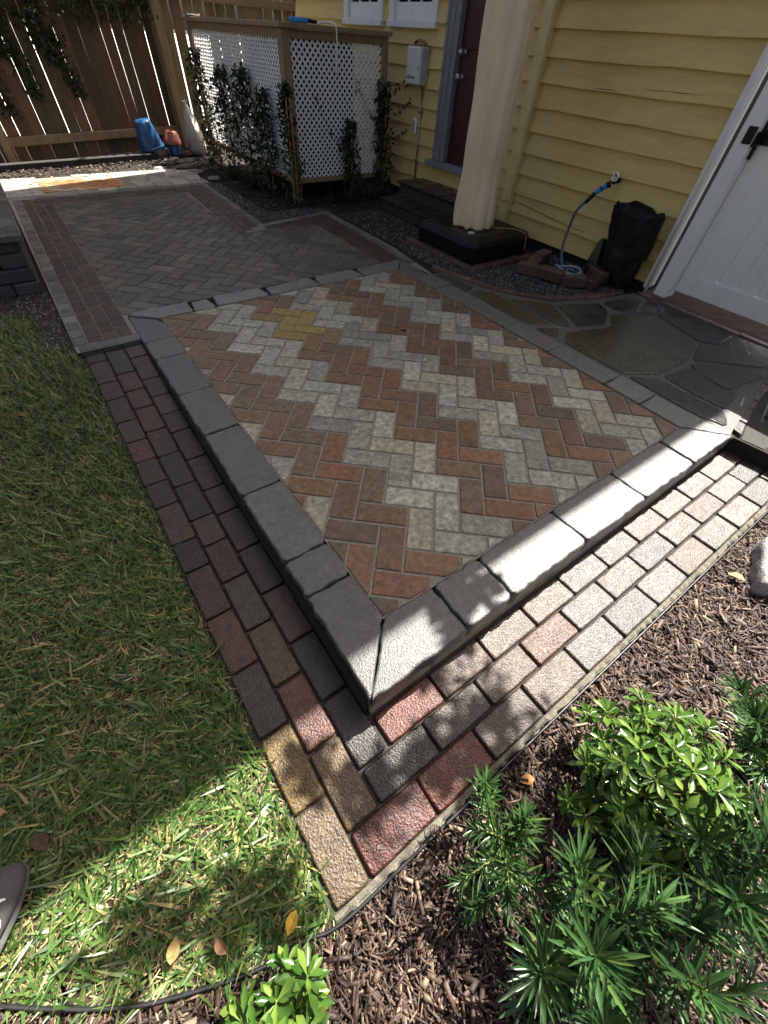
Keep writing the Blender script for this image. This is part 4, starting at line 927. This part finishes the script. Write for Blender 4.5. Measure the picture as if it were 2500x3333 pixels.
def shoot(T, base, tip, bend, n, L, bare=.3):
    b = Vector(base); t = Vector(tip); mid = b.lerp(t, .55) + Vector(bend); pts = spline([b, mid, t], 10)
    G().tube(pts, [.0042 - .0028 * i / len(pts) for i in range(len(pts))], 6).obj('stem', STEMG, T, smooth=True)
    D, Zs, ps, Ls = [], [], [], []
    for k in range(n):
        u = bare + (1 - bare) * (k + .5) / n; i = min(len(pts) - 2, int(u * (len(pts) - 1))); p = pts[i].lerp(pts[i + 1], u * (len(pts) - 1) - i)
        d = (pts[i + 1] - pts[i]).normalized(); a1 = d.orthogonal().normalized(); a2 = d.cross(a1); az = k * 2.39996 + random.uniform(-.3, .3); th = R_(62 - 38 * u + random.uniform(-10, 10))
        rad = a1 * math.cos(az) + a2 * math.sin(az); D.append(d * math.cos(th) + rad * math.sin(th)); Zs.append(d * math.sin(th) - rad * math.cos(th)); ps.append(p); Ls.append(L * random.uniform(.75, 1.12) * (1 - .35 * max(0, u - .8) / .2))
    s = np.array(Ls); scatter('leafy_shoot', LINR[0], LINR[1], np.array(ps), frames(np.array(D), np.array(Zs)), np.stack([s * .60, s, s], 1), PODO, T, smooth=True)
def podo(label, base, tips, n=44, L=.062):
    T = thing('podocarpus_shrub', label, 'shrub', base, 0, 'needle-leaved shrubs in the mulch')
    for tp in tips:
        t = Vector(tp) - Vector(base); shoot(T, (random.uniform(-.02, .02), random.uniform(-.02, .02), 0), t, (random.uniform(-.03, .03), random.uniform(-.03, .03), .03), n, L * random.uniform(.9, 1.1), .22)
    return T
podo('upright needle-leaved shrub with bright tips nearest the brick corner', (.33, -.24, -.04), [(.325, -.085, .24), (.15, -.18, .25), (.25, -.14, .20), (.37, -.20, .18), (.22, -.27, .22), (.30, -.33, .22), (.16, -.25, .13)], 74, .060)
podo('dense dark needle-leaved shrub at the bottom edge', (.36, -.50, -.04), [(.37, -.30, .30), (.17, -.34, .34), (.27, -.38, .36), (.44, -.42, .34), (.38, -.50, .40), (.22, -.46, .30), (.30, -.46, .22), (.50, -.50, .30), (.15, -.40, .18), (.45, -.56, .36), (.52, -.38, .26)], 66, .090)
podo('spreading needle-leaved shrub in the bottom right corner', (.70, -.58, -.04), [(.62, -.42, .32), (.56, -.50, .38), (.66, -.50, .42), (.74, -.50, .36), (.58, -.60, .34), (.78, -.58, .3), (.84, -.50, .30), (.70, -.44, .26)], 66, .092)
podo('needle-leaved shrub at the right edge beyond the rounded shrub', (1.12, -.56, -.04), [(1.02, -.40, .28), (1.10, -.42, .30), (.98, -.50, .34), (1.0, -.46, .20), (1.18, -.46, .32), (.92, -.48, .26), (1.12, -.36, .22)], 64, .084)

def vine(label, base, h, rad, nl, stakes=1, dx=0, dy=0, wisps=()):
    T = thing('climbing_vine', label, 'vine', base, 0, 'vines planted along the lattice')
    for k in range(stakes): G().tube([(.03 * k, -.02 - .03 * k, -.02), (.03 * k + dx * .3, -.02 - .02 * k + dy * .3, h * .92)], .0065, 7).obj('stake', STAKE, T, smooth=True)
    pts = spline([(0, 0, 0), (.02 + dx * .3, .01 + dy * .3, h * .35), (-.02 + dx * .7, dy * .7, h * .7), (dx, dy, h)], 8); G().tube(pts, .005, 6).obj('stem', BARK, T, smooth=True)
    C = []
    for k in range(int(nl * 1.7)):
        u = random.random() ** .85; i = int(u * (len(pts) - 1.01)); c = pts[i].lerp(pts[i + 1], random.random()); r = rad * 1.25 * (1.15 - .55 * u) * math.sqrt(random.random()) * (1 + .5 * noise.noise((c.z * 9, base[0] * 3, base[1] * 3)))
        a = random.uniform(0, 6.28); C.append((c.x + r * math.cos(a), c.y + r * math.sin(a), c.z + random.uniform(-.03, .03)))
    for wsp in wisps:
        wp = spline([tuple(pts[int(len(pts) * .75)]), *wsp], 6); G().tube(wp, .0022, 5).obj('tendril', BARK, T, smooth=True)
        for p in wp[3:]:
            for q in range(2): C.append((p.x + random.uniform(-.02, .02), p.y + random.uniform(-.02, .02), p.z + random.uniform(-.02, .02)))
    C = np.array(C); n = len(C); Y = rng.normal(0, 1, (n, 3)); Y[:, 2] -= .2; Zu = np.c_[rng.normal(0, .5, (n, 2)), np.ones(n)]; s = rng.uniform(.028, .055, n)
    scatter('foliage', OVAL[0], OVAL[1], C, frames(Y, Zu), s, VINE, T, smooth=True)
vine('dark vine on two bamboo stakes at the near lattice corner', (2.45, 5.10, .14), .92, .085, 420, 2, .04, .06)
vine('dark vine against the left lattice panel next to the corner vine', (2.44, 5.62, .14), .85, .10, 420, 1, .02, .03)
vine('bushy dark vine in the middle of the left lattice panel', (2.42, 6.15, .14), .98, .12, 560, 1, .03, -.03)
vine('dark vine on the far half of the left lattice panel', (2.42, 6.75, .14), .95, .11, 480, 1, .02, .0)
vine('vine at the far end of the left lattice panel by the sack', (2.38, 7.38, .14), 1.05, .10, 460, 1, .03, .05)
vine('short thick vine in front of the front lattice panel', (3.22, 5.12, .14), .66, .085, 380, 1, .02, .03, [[(3.05 - 3.22, .0, .5), (2.8 - 3.22, .03, .85)]])
vine('tall vine where the lattice meets the house', (3.66, 5.10, .14), .95, .085, 460, 1, .0, .03, [[(.12, -.05, .95), (.25, -.10, .98)], [(.10, -.1, .75), (.22, -.15, .85)], [(-.15, .04, .7), (-.35, .05, .95)], [(.1, -.06, .55), (.24, -.1, .60)]])
# vine over the back fence
T = thing('fence_vine', 'dark ivy hanging over the top of the back fence', 'vine', (.6, 8.0, 1.5)); C = []
dF = Vector((3.93, 1.175)).normalized(); nF = Vector((dF.y, -dF.x))
def onf(s, off, z): return (-1.6 + dF.x * s + nF.x * off, 7.54 + dF.y * s + nF.y * off, z)
for k in range(7000):
    s = random.uniform(.3, 4.1); z = 1.36 + random.random() ** .8 * .85 + .12 * noise.noise((s * 2, 0, 0)); z -= .10 * (noise.noise((s * 5, 3, 0)) > .1) * random.random()
    C.append(onf(s, random.uniform(.03, .22) * random.random() + .04, z))
for s0, z0, z1, wd, n in ((1.75, 1.4, .55, .10, 360), (2.15, 1.4, .70, .08, 300), (2.65, 1.4, .72, .085, 380), (2.45, 1.4, 1.0, .07, 160), (1.55, 1.0, .45, .09, 200), (1.95, 1.4, 1.05, .09, 150)):
    for k in range(n):
        u = random.random(); z = z0 + (z1 - z0) * u; C.append(onf(s0 + .18 * u * (1 if s0 > 1.7 else -.2) + random.gauss(0, wd * (1 - .5 * u)), random.uniform(.03, .10), z))
C = np.array(C) - np.array([.6, 8.0, 1.5]); n = len(C); Y = rng.normal(0, 1, (n, 3)); Y[:, 2] -= .5; Zu = np.c_[rng.normal(0, .6, (n, 1)), rng.normal(-.5, .5, (n, 1)), np.ones(n)]
scatter('foliage', OVAL[0], OVAL[1], C, frames(Y, Zu), rng.uniform(.03, .06, n), VINE, T, smooth=True)
# strap-leaved tufts under the lattice
for x, y, lb in ((2.92, 5.02, 'grassy tuft under the front lattice panel, nearest the corner post'), (3.38, 5.0, 'grassy tuft in front of the short vine'), (3.10, 4.98, 'grassy tuft midway along the front lattice panel'), (3.62, 4.97, 'grassy tuft below the tall vine by the house'), (2.36, 5.9, 'grassy tuft below the left lattice panel'), (2.30, 6.5, 'grassy tuft at the far end of the dark bed')):
    T = thing('grass_tuft', lb, 'plant', (x, y, .13), 0, 'strap-leaved tufts'); n = 46; a = rng.uniform(0, 6.28, n); el = rng.uniform(.35, 1.4, n)
    Y = np.stack([np.cos(a) * np.cos(el), np.sin(a) * np.cos(el), np.sin(el)], 1); Zu = np.stack([-np.cos(a) * np.sin(el), -np.sin(a) * np.sin(el), np.cos(el)], 1); L = rng.uniform(.12, .24, n)
    tm = leaf_t([.02, .028, .028, .02, .002], .3, .55); scatter('leaves', tm[0], tm[1], rng.normal(0, .012, (n, 3)) * [1, 1, 0], frames(Y, Zu), L, VINE, T, smooth=True)

# ---------------------------------------------------------------- tree beside the yard; its branches dapple the front corner
TT = thing('shade_tree', 'tree outside the yard whose branches dapple the front corner', 'tree', (3.1, -1.9, -.05)); b0 = Vector((3.1, -1.9, -.05))
G().tube(spline([(0, 0, 0), (-.05, .1, 1.0), (-.1, .6, 2.6), (.15, 1.5, 4.1)], 6), [.10 - .0034 * i for i in range(19)], 10).obj('trunk', BARK, TT, smooth=True)
tg = [(.50, .325, .05), (.47, .25, .04), (.52, .02, .09), (.30, .04, .07), (.42, -.09, .06), (.10, .08, .06), (-.30, .06, .08), (-.22, .0, .05), (-.50, .16, .06), (-.02, .22, .05), (.62, .29, .03)]
C, W_ = [], []; g = G(); hub = Vector((.15, 1.5, 4.15))
for x, y, r in tg:
    h = random.uniform(4.2, 5.0); c = Vector((x + SUN.x / SUN.z * h, y + SUN.y / SUN.z * h, h)) - b0; g.tube(spline([tuple(hub), tuple(hub.lerp(c, .55) + Vector((0, 0, .12))), tuple(c)], 5), [.018 - .0015 * i for i in range(11)], 6)
    for k in range(int(26 + 900 * r)): d = Vector((random.gauss(0, 1), random.gauss(0, 1), random.gauss(0, .8))) * r * .62; C.append(tuple(c + d))
for k in range(900):
    d = Vector((random.gauss(0, .7), random.gauss(0, .5), random.gauss(0, .5))); C.append(tuple(Vector((1.2, -.3, 5.2)) + d))
g.obj('branches', BARK, TT, smooth=True)
C = np.array(C); n = len(C); Y = rng.normal(0, 1, (n, 3)); Zu = np.c_[rng.normal(0, .6, (n, 2)), np.ones(n)]; s = rng.uniform(.045, .075, n)
scatter('crown', OVAL[0], OVAL[1], C, frames(Y, Zu), s, TREE, TT, smooth=True)

T2 = thing('back_tree', 'tree behind the house that shades the fence corner', 'tree', (7.2, 10.6, 0))
G().tube(spline([(0, 0, 0), (-.1, -.1, 2.0), (-.9, -.6, 4.0), (-2.0, -1.25, 4.9)], 6), [.13 - .005 * i for i in range(19)], 10).obj('trunk', BARK, T2, smooth=True)
C = rng.normal(0, 1, (1500, 3)) * [.42, .30, .35] + [-2.0, -1.42, 5.0]; n = len(C); Y = rng.normal(0, 1, (n, 3)); Zu = np.c_[rng.normal(0, .6, (n, 2)), np.ones(n)]
scatter('crown', OVAL[0], OVAL[1], C, frames(Y, Zu), rng.uniform(.08, .13, n), TREE, T2, smooth=True)

# ---------------------------------------------------------------- small things in the foreground
SS = thing('stepping_stone', 'pale rough stone at the right edge of the mulch', 'stone', (2.0, -.33, -.03))
slab('stone', rough_poly([(-.22, .06), (-.06, -.15), (.3, -.2), (.36, .12), (.05, .16)], .05, .008, .02), 0, .10, .025, WALLBLK, SS, (.30, .295, .28), rounds=3)
def fleaf(label, loc, L, c, rz, tilt=(.2, .15)):
    tm = leaf_t([.02, .2, .30, .30, .2, .02], .35, .25); me = bpy.data.meshes.new('fallen_leaf'); me.from_pydata([(x * L, (y - .5) * L, z * L) for x, y, z in tm[0]], [], tm[1]); me.update()
    o = link('fallen_leaf', me, DEADLEAF, None, loc, c); o.rotation_euler = (tilt[0], tilt[1], rz); tag(o, label, 'leaf', 'fallen leaves')
fleaf('dark brown curled leaf on the grass above the shoe', (-.66, .475, .03), .052, (.06, .035, .02), .5, (.5, .3))
fleaf('yellow brown leaf on the lawn near the front edging', (-.445, .085, .028), .045, (.30, .21, .08), -.6, (.35, .3))
fleaf('orange brown oval leaf above the small shrub', (-.355, .03, .03), .042, (.26, .13, .06), .2, (.35, -.3))
fleaf('small tan leaf on the lawn at the left edge', (-.745, .60, .035), .05, (.30, .17, .09), 1.4)
fleaf('yellow leaf on the lawn at the end of the brick border', (-.205, -.03, .02), .045, (.55, .36, .05), 2.2)
fleaf('orange leaf on the mulch beside the red bricks', (.50, -.17, .0), .045, (.42, .20, .07), 1.1)
fleaf('pale orange leaf on the mulch near the pale stone', (1.80, -.20, .012), .06, (.60, .30, .14), .4)
fleaf('tiny dark leaf on a paver of the raised patio', (1.68, 2.03, ZT + .006), .035, (.03, .024, .015), .9)
fleaf('tiny yellow leaf on the raised patio', (1.56, 1.66, ZT + .006), .03, (.55, .45, .16), 2.0)
fleaf('yellow brown leaf on the damp back patio', (.62, 3.42, ZT + .006), .05, (.34, .24, .09), .3)
# toe of a shoe at the left edge
SH = thing('shoe', 'toe of a grey shoe with white laces on the grass at the left edge', 'shoe', (-.708, .456, .012), math.pi - .62)
def loft(st, n=20):
    g = G()
    for y, w, h, b in st:
        for k in range(n):
            t = 2 * math.pi * k / n; c, s = math.cos(t), math.sin(t); g.v.append((w * math.copysign(abs(c) ** .8, c), y, b + h * (.5 + .5 * s) if s > 0 else b + h * .5 * (1 + s)))
    for i in range(len(st) - 1):
        for k in range(n): j = (k + 1) % n; g.f.append((i * n + k, i * n + j, i * n + n + j, i * n + n + k))
    g.f.append(tuple(range(n - 1, -1, -1))); g.f.append(tuple((len(st) - 1) * n + k for k in range(n))); return g
loft([(-.002, .012, .02, .012), (.006, .028, .034, .012), (.03, .042, .046, .012), (.07, .047, .056, .012), (.11, .047, .072, .012), (.16, .043, .092, .012), (.21, .041, .11, .012), (.27, .040, .12, .012), (.285, .02, .10, .012)]).obj('upper', SHOEM, SH, smooth=True)
loft([(-.004, .012, .014, 0), (.006, .028, .018, 0), (.04, .043, .02, 0), (.09, .0475, .02, 0), (.18, .042, .022, 0), (.26, .040, .024, 0), (.29, .024, .02, 0)]).obj('sole', mat('grey_sole', (.06, .058, .055), .8), SH, smooth=True)
for k, y in enumerate((.06, .08, .10, .12, .14)):
    G().tube(spline([(-.030, y, .056 + k * .007), (0, y + .008, .073 + k * .008), (.030, y, .056 + k * .007)], 5), .0042, 7).obj('lace', SHOEW, SH, smooth=True)
G().tube(spline([(0, .10, .09), (-.03, .085, .095), (-.055, .095, .085), (-.05, .125, .075), (-.02, .13, .09), (0, .115, .095)], 6), .0042, 7).obj('lace_loop', SHOEW, SH, smooth=True)
G().tube(spline([(0, .115, .095), (-.03, .14, .08), (-.054, .15, .05)], 6), .004, 7).obj('lace_end', SHOEW, SH, smooth=True)
